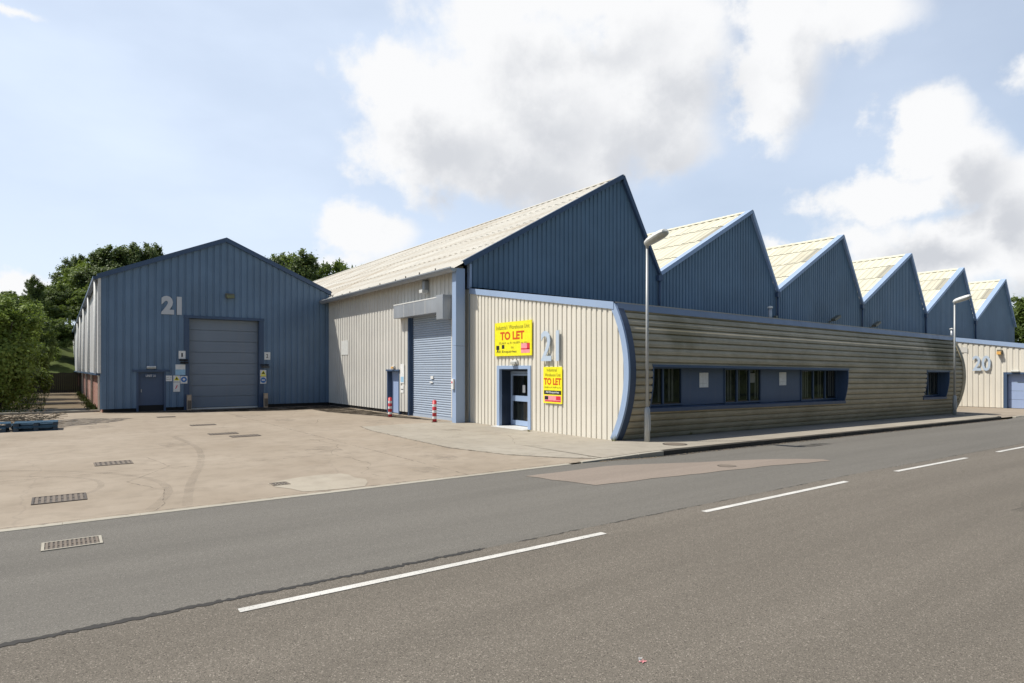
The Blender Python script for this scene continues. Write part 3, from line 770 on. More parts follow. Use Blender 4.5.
mb = MB(); mb.quad((12.3, 21.1, 6.08), (12.8, 21.1, 6.12), (12.8, 35.7, 6.12), (12.3, 35.7, 6.08)); mb.build('soffit', M['dark'], FX)
mb = MB(); mb.box(12.45, 12.86, 20.85, 21.15, 0, 3.0); mb.box(12.45, 12.86, 20.85, 21.15, 3.008, 6.02); mb.build('corner_pier', M['trim'], FX, bevel=.01)
# roller shutter with its hood
mb = MB(); k = 0; z = .12
while z < 4.40:
    z1 = z+.098
    mb.quad((13.00, 21.72, z), (13.00, 25.53, z), (12.965, 25.53, z+.03), (12.965, 21.72, z+.03))
    mb.quad((12.965, 21.72, z+.03), (12.965, 25.53, z+.03), (12.965, 25.53, z+.068), (12.965, 21.72, z+.068))
    mb.quad((12.965, 21.72, z+.068), (12.965, 25.53, z+.068), (13.00, 25.53, z1), (13.00, 21.72, z1)); z = z1
mb.box(12.95, 13.01, 21.72, 25.53, .0, .12)
sh = mb.build('roller_shutter', M['shutter'], FX)
MB().box(12.77, 13.02, 25.531, 25.60, 0, 4.46).build('door_jamb', M['trim_dark'], FX)
mb = MB(); mb.box(12.93, 12.964, 23.55, 23.78, 1.68, 1.8); mb.box(12.93, 12.964, 23.6, 23.85, 1.5, 1.57); mb.build('lock_plate', M['white'], sh)
for a_ in (21.72, 25.47): MB().box(12.90, 12.96, a_, a_+.055, 0, 4.45).build('door_guide', M['trim_dark'], FX)
mb = MB(); mb.box(12.42, 12.96, 22.25, 26.35, 4.40, 5.02); mb.box(12.36, 12.95, 21.72, 22.25, 4.10, 5.07)
hd = mb.build('shutter_hood', M['galv'], FX, bevel=.01)
mb = MB()
for v_ in (23.3, 24.3, 25.3): mb.box(12.415, 12.42, v_, v_+.02, 4.41, 5.01)
mb.box(12.41, 12.418, 22.26, 26.34, 4.98, 5.03); mb.build('hood_seam', M['offwhite'], hd)
# side door
mb = MB(); mb.box(12.98, 13.02, 26.53, 27.69, .03, 1.98)
d_ = mb.build('door', M['pale_door'], FX)
mb = MB(); mb.box(12.955, 12.979, 26.6, 26.95, 1.72, 1.93); mb.build('vent_grille', M['trim_dark'], d_)
mb = MB(); mb.box(12.75, 13.04, 27.69, 27.78, 0, 2.0); mb.box(12.75, 13.04, 26.44, 26.53, 0, 2.0); mb.box(12.70, 13.04, 26.40, 27.82, 2.0, 2.08); mb.build('door_frame', M['door_blue'], FX)

# ------------------------------------------------------------------ curved-front offices
ARC_R, ARC_C, ARC_Z = 3.79, 16.22, 2.0
HA = math.asin(2.0/ARC_R)
def arc_yz(a, r=ARC_R): return ARC_C-r*math.cos(a), ARC_Z+r*math.sin(a)
def roofz(v): return 4.02+(v-13.0)*.154
OF = empty('office_building', (13.05, 13.0, 0), 0, 'low office building with bulging horizontally boarded front behind the lamp posts', 'building')
OU0, OU1 = 13.12, 37.9
DW = (17.03, 18.86, 2.12)
def ot(s):
    t = roofz(s)-.02
    if s < 13.0+.0: 
        q = ARC_R**2-(ARC_C-s)**2
        t = min(t, 2+math.sqrt(max(q, 0)))
    return t
def obm(s):
    if s >= 13.0: return .012
    q = ARC_R**2-(ARC_C-s)**2
    return 2-math.sqrt(max(q, 0))
mb = MB(); corr(mb, lambda s, z, d: (OU0-d, s, z), 12.47, 21.35, .2254, .032, obm, ot, [(DW[0], DW[1], 0.012, DW[2])], [12.6, 12.75, 13.0])
mb.build('end_wall', M['cream'], OF)
# boarded front: ribs along the arc, with window openings
L_arc = 2*HA*ARC_R
WZ0, WZ1 = .90, 2.20
wins = [(14.12, 25.75), (33.25, 35.95)]
BOARD = ((0, 1), (.38, 1.25), (.74, 1), (.82, 0), (.93, 0), (1.0, 1))
def boards(u0, u1, za, zb_):
    """courses between heights za and zb_"""
    mb_ = MB(); s = -L_arc/2; pitch = L_arc/19
    pts = []
    for k in range(19):
        for a, d in BOARD[:-1]: pts.append((-L_arc/2+(k+a)*pitch, d*.055))
    pts.append((L_arc/2, .055))
    def cut(zc):
        return math.asin((zc-ARC_Z)/ARC_R)*ARC_R
    lo = cut(max(za, 0.001)) if za > 0 else -L_arc/2
    hi = cut(zb_) if zb_ < 4 else L_arc/2
    def dat(x):
        for (a, da), (b, db) in zip(pts, pts[1:]):
            if a <= x <= b: return da+(db-da)*(x-a)/(b-a)
        return .04
    sel = [(lo, dat(lo))]+[p for p in pts if lo < p[0] < hi]+[(hi, dat(hi))]
    us = frange(u0, u1, 6.2)
    for (a, da), (b, db) in zip(sel, sel[1:]):
        for x0, x1 in zip(us, us[1:]):
            ya, z_a = arc_yz(a/ARC_R, ARC_R+da-.055); yb, z_b = arc_yz(b/ARC_R, ARC_R+db-.055)
            mb_.quad((x0, ya, z_a+gz(x0)), (x1, ya, z_a+gz(x1)), (x1, yb, z_b+gz(x1)), (x0, yb, z_b+gz(x0)))
    return mb_
front = MB()
xs = [OU0+.28, wins[0][0], wins[0][1], wins[1][0], wins[1][1], OU1-.28]
for i in range(5):
    segs = [(0, WZ0), (WZ1, 4)] if i in (1, 3) else [(0, 4)]
    for za, zb_ in segs:
        q = boards(xs[i], xs[i+1], za, zb_); b0 = len(front.v)
        front.v += q.v; front.f += [tuple(b0+i_ for i_ in f) for f in q.f]; front.sm += q.sm
front.build('curved_front', M['plank'], OF)
# vertical cover strips where board lengths meet
mb = MB()
# end bands that follow the curve
def band(u0, u1, r0, r1):
    m_ = MB(); K = 26
    for k in range(K):
        a, b = -HA+2*HA*k/K, -HA+2*HA*(k+1)/K
        if b > HA*.995: b = HA
        pa0, pa1, pb0, pb1 = arc_yz(a, r0), arc_yz(a, r1), arc_yz(b, r0), arc_yz(b, r1)
        def q(u, p): return (u, p[0], max(p[1]+gz(u), gz(u)+.004))
        m_.quad(q(u0, pa0), q(u0, pa1), q(u0, pb1), q(u0, pb0)); m_.quad(q(u1, pa0), q(u1, pa1), q(u1, pb1), q(u1, pb0))
        m_.quad(q(u0, pa1), q(u1, pa1), q(u1, pb1), q(u0, pb1)); m_.quad(q(u0, pa0), q(u1, pa0), q(u1, pb0), q(u0, pb0))
        if k in (17,):
            pass
    return m_
band(OU0-.055, OU0+.02, ARC_R-.15, ARC_R+.04).build('end_trim', M['trim'], OF)
band(OU0+.024, OU0+.26, ARC_R-.12, ARC_R+.037).build('front_trim', M['trim_shaded'], OF)  # street-facing side of the near band, its shade painted into the colour
band(OU1-.29, OU1+.05, ARC_R-.26, ARC_R+.045).build('end_trim', M['plank'], OF)
# roof edge: sloping band on the end wall and fascia along the front
mb = MB()
v0, v1 = 12.98, 20.86
mb.hexa([(OU0-.07, v0, roofz(v0)-.175), (OU0+.02, v0, roofz(v0)-.175), (OU0+.02, v1, roofz(v1)-.175), (OU0-.07, v1, roofz(v1)-.175)], [(OU0-.07, v0, roofz(v0)+.04), (OU0+.02, v0, roofz(v0)+.04), (OU0+.02, v1, roofz(v1)+.04), (OU0-.07, v1, roofz(v1)+.04)])
mb.box(OU0-.07, OU0+.02, 20.80, 21.02, roofz(v1)+.04, 6.22)
mb.build('roof_trim', M['trim'], OF)
mb = MB()
for a, b in zip(frange(OU0+.02, OU1, 5), frange(OU0+.02, OU1, 5)[1:]):
    mb.hexa([(a+.003, 12.87, 3.83+gz(a)), (b-.003, 12.87, 3.83+gz(b)), (b-.003, 13.05, 3.83+gz(b)), (a+.003, 13.05, 3.83+gz(a))], [(a+.003, 12.93, 4.03+gz(a)), (b-.003, 12.93, 4.03+gz(b)), (b-.003, 13.08, 4.05+gz(b)), (a+.003, 13.08, 4.05+gz(a))])
mb.build('fascia', M['fascia'], OF)
mb = MB()
for a, b in zip(frange(OU0-.05, OU1+.03, 5), frange(OU0-.05, OU1+.03, 5)[1:]):
    mb.quad((a, 12.92, 4.06+gz(a)), (b, 12.92, 4.06+gz(b)), (b, 21.0, roofz(21)+.10+gz(b)), (a, 21.0, roofz(21)+.10+gz(a)))
    mb.quad((a, 12.92, 4.06+gz(a)), (b, 12.92, 4.06+gz(b)), (b, 12.93, 4.02+gz(b)), (a, 12.93, 4.02+gz(a)))
mb.build('roof', M['galv'], OF)
mb = MB(); mb.quad((OU1, 13, -.4), (OU1, 21, -.4), (OU1, 21, 5.0), (OU1, 13, 3.75)); mb.build('far_wall', M['cream'], OF)
# window strips: recessed, blue reveals, panels and casements
RY = 12.90
def strip(u0, u1, parts):
    m_ = MB(); z0a, z1a = WZ0+gz(u0), WZ1+gz(u0); z0b, z1b = WZ0+gz(u1), WZ1+gz(u1)
    ys = lambda z: ARC_C-math.sqrt(ARC_R**2-(z-ARC_Z)**2)-.012
    y0, y1 = ys(WZ0), ys(WZ1)
    m_.hexa([(u0-.02, y0-.03, z0a-.06), (u1+.02, y0-.03, z0b-.06), (u1+.02, RY+.05, z0b-.06), (u0-.02, RY+.05, z0a-.06)], [(u0-.02, y0-.045, z0a+.05), (u1+.02, y0-.045, z0b+.05), (u1+.02, RY+.05, z0b+.08), (u0-.02, RY+.05, z0a+.08)])
    m_.hexa([(u0-.02, y1-.02, z1a-.03), (u1+.02, y1-.02, z1b-.03), (u1+.02, RY+.05, z1b-.03), (u0-.02, RY+.05, z1a-.03)], [(u0-.02, y1-.02, z1a+.05), (u1+.02, y1-.02, z1b+.05), (u1+.02, RY+.05, z1b+.05), (u0-.02, RY+.05, z1a+.05)])
    for u, zz0, zz1, du in ((u0, z0a, z1a, .05), (u1, z0b, z1b, -.05)):
        K = 8
        for k in range(K):
            za_, zb2 = WZ0+(WZ1-WZ0)*k/K, WZ0+(WZ1-WZ0)*(k+1)/K; dz = gz(u)
            lo_ = [(u, ys(za_), za_+dz), (u+du, ys(za_), za_+dz), (u+du, RY+.05, za_+dz), (u, RY+.05, za_+dz)]
            hi_ = [(u, ys(zb2), zb2+dz), (u+du, ys(zb2), zb2+dz), (u+du, RY+.05, zb2+dz), (u, RY+.05, zb2+dz)]
            m_.hexa(lo_, hi_)
    m_.build('window_reveal', M['trim_dark'], OF)
    for kind, a, b, nl in parts:
        za_, zb2 = WZ0+gz(a)+.08, WZ1+gz(a)-.03
        if kind == 'panel':
            MB().box(a, b, RY, RY+.04, za_, zb2).build('spandrel_panel', M['door_blue'], OF)
            continue
        fr = MB(); t = .05
        fr.box(a, a+t, RY-.03, RY+.05, za_, zb2).box(b-t, b, RY-.03, RY+.05, za_, zb2).box(a+t, b-t, RY-.03, RY+.05, za_, za_+t).box(a+t, b-t, RY-.03, RY+.05, zb2-t, zb2)
        for k in range(1, nl):
            c_ = a+(b-a)*k/nl; fr.box(c_-.035, c_+.035, RY-.025, RY+.045, za_+t, zb2-t)
        f_ = fr.build('window', M['trim_dark'], OF)
        for k in range(nl):
            c0, c1 = a+(b-a)*k/nl+.04, a+(b-a)*(k+1)/nl-.04
            MB().quad((c0, RY+.01, za_+t), (c1, RY+.01, za_+t), (c1, RY+.01, zb2-t), (c0, RY+.01, zb2-t)).build('pane', M['glass'], f_)
        bl = MB(); rr_ = random.Random(int(a*10)); x = a+.1
        while x < b-.12:
            if rr_.random() < .55: bl.box(x, x+.085, RY+.05+rr_.uniform(0, .02), RY+.055+rr_.uniform(.001, .02), za_+.12, zb2-.03)
            x += .16
        bl.build('blind', M['blind'], f_)
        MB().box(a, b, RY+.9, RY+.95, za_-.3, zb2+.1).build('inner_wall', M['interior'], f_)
strip(14.12, 25.75, [('win', 14.2, 16.0, 2), ('panel', 16.0, 18.2, 0), ('win', 18.2, 20.35, 3), ('panel', 20.35, 23.0, 0), ('win', 23.0, 25.7, 3)])
strip(33.25, 35.95, [('win', 33.32, 35.88, 2)])
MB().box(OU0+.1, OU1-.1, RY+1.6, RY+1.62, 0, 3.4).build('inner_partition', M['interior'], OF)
# entrance
e_y0, e_y1 = DW[0], DW[1]
mb = MB()
mb.box(OU0-.06, OU0+.06, e_y1-.06, e_y1+.10, 0, DW[2]+.10); mb.box(OU0-.06, OU0+.06, e_y0-.10, e_y0+.06, 0, DW[2]+.10); mb.box(OU0-.06, OU0+.06, e_y0+.06, e_y1-.06, DW[2]-.02, DW[2]+.10)
mb.build('door_surround', M['trim'], OF)
mb = MB(); mb.box(OU0+.06, OU0+.52, e_y1-.05, e_y1, 0, DW[2]-.02); mb.box(OU0+.06, OU0+.52, e_y0, e_y0+.05, 0, DW[2]-.02); mb.box(OU0+.06, OU0+.52, e_y0+.05, e_y1-.05, DW[2]-.07, DW[2]-.02); mb.build('porch_lining', M['porch'], OF)
DX = OU0+.50
fr = MB()
for y_ in (e_y1-.095, e_y0+.05): fr.box(DX-.03, DX+.04, y_, y_+.045, .02, 2.02)
fr.box(DX-.03, DX+.04, e_y0+.095, e_y1-.095, 1.95, 2.02); fr.box(DX-.03, DX+.04, e_y0+.30, e_y0+.36, .02, 1.95)
fr.build('door_frame', M['trim'], OF)
dl = MB(); a_, b_ = e_y0+.37, e_y1-.10
dl.box(DX-.04, DX+.02, a_, a_+.09, .05, 1.94).box(DX-.04, DX+.02, b_-.05, b_, .05, 1.94).box(DX-.04, DX+.02, a_+.09, b_-.05, .05, .23).box(DX-.04, DX+.02, a_+.09, b_-.05, 1.86, 1.94).box(DX-.05, DX+.02, a_+.09, b_-.05, .93, 1.13)
d_ = dl.build('door', M['trim'], OF)
MB().quad((DX, a_+.09, .23), (DX, b_-.05, .23), (DX, b_-.05, .93), (DX, a_+.09, .93)).build('pane', M['glass'], d_)
MB().quad((DX, a_+.09, 1.13), (DX, b_-.05, 1.13), (DX, b_-.05, 1.86), (DX, a_+.09, 1.86)).build('pane', M['glass'], d_)
MB().tube([(DX-.08, a_+.05, .85), (DX-.11, a_+.05, .9), (DX-.11, a_+.05, 1.25), (DX-.08, a_+.05, 1.3)], .015, 8).build('handle', M['trim_dark'], d_)
MB().box(DX-.045, DX-.03, e_y1-.95, e_y1-.80, 1.25, 1.52).build('notice', M['white'], d_)
MB().box(DX-.02, DX+.03, e_y0+.14, e_y0+.30, .93, 1.13).build('side_rail', M['trim'], OF)
MB().quad((DX, e_y0+.14, .05), (DX, e_y0+.30, .05), (DX, e_y0+.30, .93), (DX, e_y0+.14, .93)).quad((DX, e_y0+.14, 1.13), (DX, e_y0+.30, 1.13), (DX, e_y0+.30, 1.95), (DX, e_y0+.14, 1.95)).build('side_light', M['glass'], OF)
MB().box(DX+.3, DX+.7, e_y0+.9, e_y0+1.25, .02, .95).build('inner_box', M['cardboard'], OF)
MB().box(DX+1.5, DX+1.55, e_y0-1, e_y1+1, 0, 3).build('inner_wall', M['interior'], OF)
mb = MB(); mb.box(OU0-.35, OU0+.5, e_y0-.05, e_y1+.05, 0, .03); mb.build('threshold', M['offwhite'], OF)

# second office further along the street
O2 = empty('office_building', (48, 20.9, gz(48)), 0, 'cream ribbed office end with blue garage door at the right edge of the photo', 'building')
X2 = 48.0; g2 = gz(48)
def r2z(v): return 3.67+(v-13)*.145
GD = (11.0, 13.5, 1.86+.0)
mb = MB(); corr(mb, lambda s, z, d: (X2-d, s, z), 9.6, 20.86, .30, .04, g2+.02, lambda s: r2z(s)-.02, [(GD[0], GD[1], g2+.02, 1.80)])
mb.build('end_wall', M['cream'], O2)
mb = MB(); mb.hexa([(X2-.1, 9.55, r2z(9.55)-.22), (X2+.03, 9.55, r2z(9.55)-.22), (X2+.03, 20.86, r2z(20.86)-.22), (X2-.1, 20.86, r2z(20.86)-.22)], [(X2-.1, 9.55, r2z(9.55)+.05), (X2+.03, 9.55, r2z(9.55)+.05), (X2+.03, 20.86, r2z(20.86)+.05), (X2-.1, 20.86, r2z(20.86)+.05)])
mb.build('roof_trim', M['trim'], O2)
mb = MB(); mb.quad((X2-.02, 9.55, r2z(9.55)+.06), (X2+27, 9.55, r2z(9.55)+.06-.27), (X2+27, 20.95, r2z(20.95)-.2), (X2-.02, 20.95, r2z(20.95)+.06)); mb.build('roof', M['galv'], O2)
mb = MB(); mb.quad((X2, 9.6, g2-.3), (X2+27, 9.6, g2-.4), (X2+27, 9.6, 2.9), (X2, 9.6, 3.15)); mb.build('front_wall', M['plank'], O2)
mb = MB(); mb.box(X2-.06, X2+.28, GD[1]-.02, GD[1]+.16, g2, 1.90); mb.box(X2-.06, X2+.28, GD[0]-.16, GD[0]+.02, g2, 1.90); mb.box(X2-.05, X2+.28, GD[0]+.02, GD[1]-.02, 1.78, 1.90); mb.build('door_surround', M['trim_dark'], O2)
mb = MB()
for k in range(4):
    z0 = g2+.02+k*.54; mb.box(X2+.22, X2+.27, GD[0]+.02, GD[1]-.02, z0, z0+.525)
mb.build('garage_door', M['pale_door'], O2)

# ------------------------------------------------------------------ numbers, signs and wall fittings
def number(txt, plane, left, bottom, wd, ht, mat, ext, bold, label, name='building_number', off=.045):
    m_ = MB(); text_into(m_, txt, plane, left, bottom, wd, ht, off, ext, bold)
    return tag(m_.build(name, mat), label, 'number sign')
number('21', ('S', 35.8), 4.19, 4.86, .92, .93, M['number'], .03, .058, 'large grey number 21 on the blue gable above the small door')
number('21', ('W', OU0), 16.28, 2.36, .92, 1.0, M['number_blue'], .025, .015, 'pale blue raised number 21 on the cream wall above the small yellow board', 'building_number', .10)
o = number('20', ('W', X2), 15.27, 1.98, .98, .98, M['number_blue'], .03, .015, 'pale blue raised number 20 on the far cream wall', 'building_number', .12)

def board(name, label, plane, a0, a1, z0, z1, mat, off=.05, th=.02, cat='sign', group=None):
    """flat board on a wall; a0..a1 along the wall"""
    am = (a0+a1)/2
    e = empty(name, (plane[1], am, z0) if plane[0] == 'W' else (am, plane[1], z0), 0, label, cat, group)
    m_ = MB()
    if plane[0] == 'W': m_.box(plane[1]-off-th, plane[1]-off, a0, a1, z0, z1)
    else: m_.box(a0, a1, plane[1]-off-th, plane[1]-off, z0, z1)
    m_.build('panel', mat, e); return e
def lettering(e, txt, plane, left, bottom, wd, ht, mat, off=.073, bold=.02, name='lettering'):
    m_ = MB(); text_into(m_, txt, plane, left, bottom, wd, ht, off, 0, bold); return m_.build(name, mat, e)
def patch(e, name, plane, a0, a1, z0, z1, mat, off=.072):
    m_ = MB()
    if plane[0] == 'W': m_.quad((plane[1]-off, a0, z0), (plane[1]-off, a1, z0), (plane[1]-off, a1, z1), (plane[1]-off, a0, z1))
    else: m_.quad((a0, plane[1]-off, z0), (a1, plane[1]-off, z0), (a1, plane[1]-off, z1), (a0, plane[1]-off, z1))
    return m_.build(name, mat, e)
W1 = ('W', OU0)
e = board('letting_board', 'wide yellow TO LET board with red letters above the glazed entrance', W1, 16.82, 19.03, 2.57, 3.78, M['yellow'], .06, .035)
O_ = .098
lettering(e, 'Industrial / Warehouse Unit', W1, 18.93, 3.52, 2.0, .15, M['olive'], O_, .005)
lettering(e, 'TO LET', W1, 18.68, 3.14, 1.45, .30, M['sign_orange'], O_, .04)
lettering(e, '50,469 sq ft (4,689 sq m)', W1, 18.77, 2.97, 1.7, .10, M['olive'], O_, .004)
lettering(e, 'on', W1, 18.02, 2.83, .16, .07, M['olive'], O_, .01)
patch(e, 'logo', W1, 18.74, 18.93, 2.80, 2.95, M['sign_black'], O_); patch(e, 'logo', W1, 18.80, 18.87, 2.72, 2.82, M['sign_black'], O_+.002)
patch(e, 'logo', W1, 18.42, 18.58, 2.83, 2.97, M['sign_black'], O_)
lettering(e, 'All Enquiries', W1, 18.93, 2.66, 1.25, .11, M['sign_black'], O_, .012)
patch(e, 'logo', W1, 16.92, 17.42, 2.66, 3.0, M['pink'], O_); patch(e, 'logo_stripe', W1, 16.92, 17.07, 2.80, 3.0, M['sign_red'], O_+.003); patch(e, 'logo_stripe', W1, 16.92, 17.42, 2.78, 2.82, M['sign_red'], O_+.003)
e = board('letting_board', 'small upright yellow TO LET board under the pale blue number 21', W1, 15.26, 16.21, .98, 2.17, M['yellow'], .05, .025)
O_ = .078
lettering(e, 'Industrial', W1, 16.02, 2.02, .5, .10, M['olive'], O_, .005); lettering(e, 'Warehouse Unit', W1, 16.13, 1.86, .8, .10, M['olive'], O_, .005)
lettering(e, 'TO LET', W1, 16.17, 1.58, .87, .23, M['sign_orange'], O_, .04); lettering(e, '50,469 sq ft (4,689 sq m)', W1, 16.15, 1.46, .83, .07, M['olive'], O_, .004)
patch(e, 'black_band', W1, 15.30, 16.17, 1.27, 1.40, M['sign_black'], O_); lettering(e, 'All Enquiries', W1, 16.08, 1.295, .68, .085, M['white'], O_+.003, .015)
patch(e, 'logo', W1, 15.30, 16.15, 1.03, 1.23, M['pink'], O_); patch(e, 'logo', W1, 15.95, 16.13, 1.10, 1.21, M['sign_black'], O_+.003); patch(e, 'logo', W1, 15.33, 15.55, 1.10, 1.22, M['sign_red'], O_+.003); patch(e, 'logo', W1, 15.33, 16.1, 1.04, 1.075, M['sign_red'], O_+.003)
S1 = ('S', 35.8)
def sgn(lbl, a0, a1, z0, z1, mat, name='wall_sign', group=None): return board(name, lbl, S1, a0, a1, z0, z1, mat, .045, .012, 'sign', group)
O_ = .0585
e = sgn('white notice at the top left of the big sectional door', 4.97, 5.28, 2.62, 3.03, M['white']); lettering(e, '1', S1, 5.09, 2.72, .07, .2, M['dark'], O_)
e = sgn('white notice at the top right of the big sectional door', 9.16, 9.47, 2.61, 3.03, M['white']); lettering(e, '2', S1, 9.26, 2.72, .10, .2, M['dark'], O_)
e = sgn('tall pale blue poster left of the big sectional door', 4.82, 5.28, 1.80, 2.34, M['sky_blue']); patch(e, 'poster_top', S1, 4.83, 5.27, 2.08, 2.33, M['white'], O_)
e = sgn('small white lettered sign beside the blue side door', 4.36, 4.67, 1.49, 1.77, M['white']); lettering(e, 'UNIT 21', S1, 4.39, 1.66, .25, .05, M['dark'], O_, 0); lettering(e, 'PRIVATE', S1, 4.39, 1.56, .25, .05, M['dark'], O_, 0)
e = sgn('yellow triangle warning sign left of the big sectional door', 4.73, 5.03, 1.45, 1.77, M['white'])
def tri(e, a, z, r, mat, off):
    MB().quad((a-r, 35.8-off, z-r*.6), (a+r, 35.8-off, z-r*.6), (a, 35.8-off, z+r*1.1)).build('warning_triangle', mat, e)
tri(e, 4.88, 1.60, .13, M['yellow'], O_); tri(e, 4.88, 1.605, .07, M['sign_black'], O_+.003)
def disc(e, a, z, r, mat, off, name='disc'):
    MB().quad(*[(a+r*math.cos(t), 35.8-off, z+r*math.sin(t)) for t in frange(0, 2*math.pi*23/24, 2*math.pi/24)]).build(name, mat, e)
e = sgn('white sign with a blue disc left of the big sectional door', 5.05, 5.37, 1.36, 1.74, M['white']); disc(e, 5.21, 1.57, .14, M['sign_blue'], O_); disc(e, 5.21, 1.57, .055, M['white'], O_+.003, 'symbol')
e = sgn('lowest white notice left of the big sectional door', 4.73, 5.03, .95, 1.43, M['white']); lettering(e, '/', S1, 4.81, 1.1, .12, .18, M['sign_red'], O_, .02)
e = sgn('warning sign with yellow triangle right of the big sectional door', 8.94, 9.26, 1.68, 2.05, M['white']); tri(e, 9.10, 1.88, .14, M['yellow'], O_); tri(e, 9.10, 1.885, .08, M['sign_black'], O_+.003); patch(e, 'text_bar', S1, 8.96, 9.24, 1.70, 1.77, M['yellow'], O_)
e = sgn('round blue mandatory sign right of the big sectional door', 8.94, 9.26, 1.30, 1.66, M['white']); disc(e, 9.10, 1.49, .15, M['sign_blue'], O_); patch(e, 'symbol', S1, 9.02, 9.18, 1.46, 1.53, M['white'], O_+.003)
e = sgn('small raised letters sign on the blue side door', 3.49, 3.97, 1.69, 1.84, M['door_blue'], 'door_sign'); lettering(e, 'UNIT 21', S1, 3.52, 1.71, .42, .11, M['offwhite'], O_, .01)
def sbox(name, lbl, cat, a0, a1, z0, z1, d, mat, group=None):
    e = empty(name, ((a0+a1)/2, 35.8, z0), 0, lbl, cat, group)
    MB().box(a0, a1, 35.8-.04-d, 35.76, z0, z1).build('housing', mat, e, bevel=.008); return e
e = sbox('door_operator', 'black guide bracket left of the big sectional door under the white notice', 'bracket', 5.0, 5.38, 2.52, 2.60, .12, M['black']); MB().box(5.05, 5.40, 35.62, 35.76, 2.38, 2.46).build('bracket', M['black'], e)
e = sbox('door_operator', 'black guide bracket right of the big sectional door above the warning sign', 'bracket', 8.94, 9.38, 2.30, 2.36, .12, M['black']); MB().box(9.0, 9.40, 35.62, 35.76, 2.19, 2.24).build('bracket', M['iron'], e)
def bulkhead(lbl, plane, a, z, wd, ht, mat, lens_mat, dp=.14):
    m_ = MB(); q = MB()
    if plane[0] == 'S':
        e = empty('wall_lamp', (a, plane[1], z), 0, lbl, 'wall lamp'); y = plane[1]-.04
        m_.box(a-wd/2, a+wd/2, y-dp*.6, y, z, z+ht); q.box(a-wd/2+.02, a+wd/2-.02, y-dp, y-dp*.6, z-.01, z+ht*.6)
    else:
        e = empty('wall_lamp', (plane[1], a, z), 0, lbl, 'wall lamp'); x = plane[1]-.03
        m_.box(x-dp*.6, x, a-wd/2, a+wd/2, z, z+ht); q.box(x-dp, x-dp*.6, a-wd/2+.02, a+wd/2-.02, z-.01, z+ht*.6)
    m_.build('housing', mat, e, bevel=.01); q.build('lens', lens_mat, e, bevel=.01); return e
bulkhead('bronze floodlight high on the blue gable above the big sectional door', S1, 7.38, 5.86, .42, .24, M['lamp_brown'], M['olive_lens'], .3)
bulkhead('flat white bulkhead light above the blue side door', S1, 3.76, 2.13, .40, .12, M['white'], M['lens'], .16)
bulkhead('cream bulkhead light above the glazed entrance under the wide yellow board', W1, 17.83, 2.27, .34, .14, M['offwhite'], M['lens'])
bulkhead('small amber light above the pale side door by the shutter', ('W', 12.8), 27.0, 2.13, .22, .13, M['offwhite'], M['amber'])
bulkhead('orange round light high on the far cream wall', ('W', X2), 13.83, 3.02, .26, .30, M['lamp_brown'], M['amber'], .3)
bulkhead('slim light above the far blue garage door', ('W', X2), 13.05, 1.92, .42, .10, M['offwhite'], M['lens'])
# floodlight bracket under the eaves above the shutter
e = empty('floodlight', (12.8, 23.7, 5.4), 0, 'grey floodlight on a bracket under the eaves above the roller shutter', 'floodlight')
MB().beam((12.78, 23.7, 5.85), (12.25, 24.1, 5.98), .05, .05).box(12.55, 12.78, 23.62, 23.82, 5.40, 5.85).build('bracket', M['galv'], e, bevel=.01)
MB().box(12.42, 12.70, 23.58, 23.86, 5.32, 5.46).build('lamp', M['offwhite'], e, bevel=.01)
WS = ('W', 12.8)
board('wall_notice', 'white rectangular blank panel on the ribbed wall in the shed shadow', WS, 32.75, 33.75, 2.88, 3.66, M['offwhite'], .04, .012)
e = board('wall_notice', 'tall white notice between the pale side door and the shutter', WS, 25.95, 26.32, 1.45, 2.33, M['white'], .04, .012); patch(e, 'printing', WS, 25.98, 26.29, 1.5, 1.75, M['sky_blue'], .053)
e = board('wall_notice', 'pair of small white labels beside the shutter below the tall notice', WS, 26.0, 26.28, 1.02, 1.34, M['white'], .04, .012); patch(e, 'printing', WS, 26.02, 26.26, 1.15, 1.19, M['dark'], .053)
e = empty('shutter_control_box', (12.45, 21.0, 1.3), 0, 'white control box on the blue corner pier', 'control box')
MB().box(12.37, 12.447, 20.93, 21.09, 1.32, 1.72).build('housing', M['white'], e, bevel=.008); MB().box(12.355, 12.37, 20.98, 21.04, 1.55, 1.62).build('button', M['sign_red'], e)
board('wall_notice', 'faint grey panel at the top of the far cream wall', ('W', X2), 15.57, 16.2, 3.18, 3.52, M['cream_side'], .05, .012)
for i, (a, lb) in enumerate(((17.1, 'square white notice on the first blue window panel'), (21.75, 'square white notice on the second blue window panel'))):
    e = board('window_notice', lb, ('S', RY), a-.22, a+.24, 1.50, 1.98, M['white'], .003, .01); patch(e, 'printing', ('S', RY), a-.17, a+.17, 1.62, 1.64, M['offwhite'], .016)
e = empty('window_notice', (19.9, RY+.05, 1.7), 0, 'small paper behind the middle office window', 'sign')
MB().box(19.75, 20.05, RY+.03, RY+.035, 1.62, 1.95).build('paper', M['white'], e)

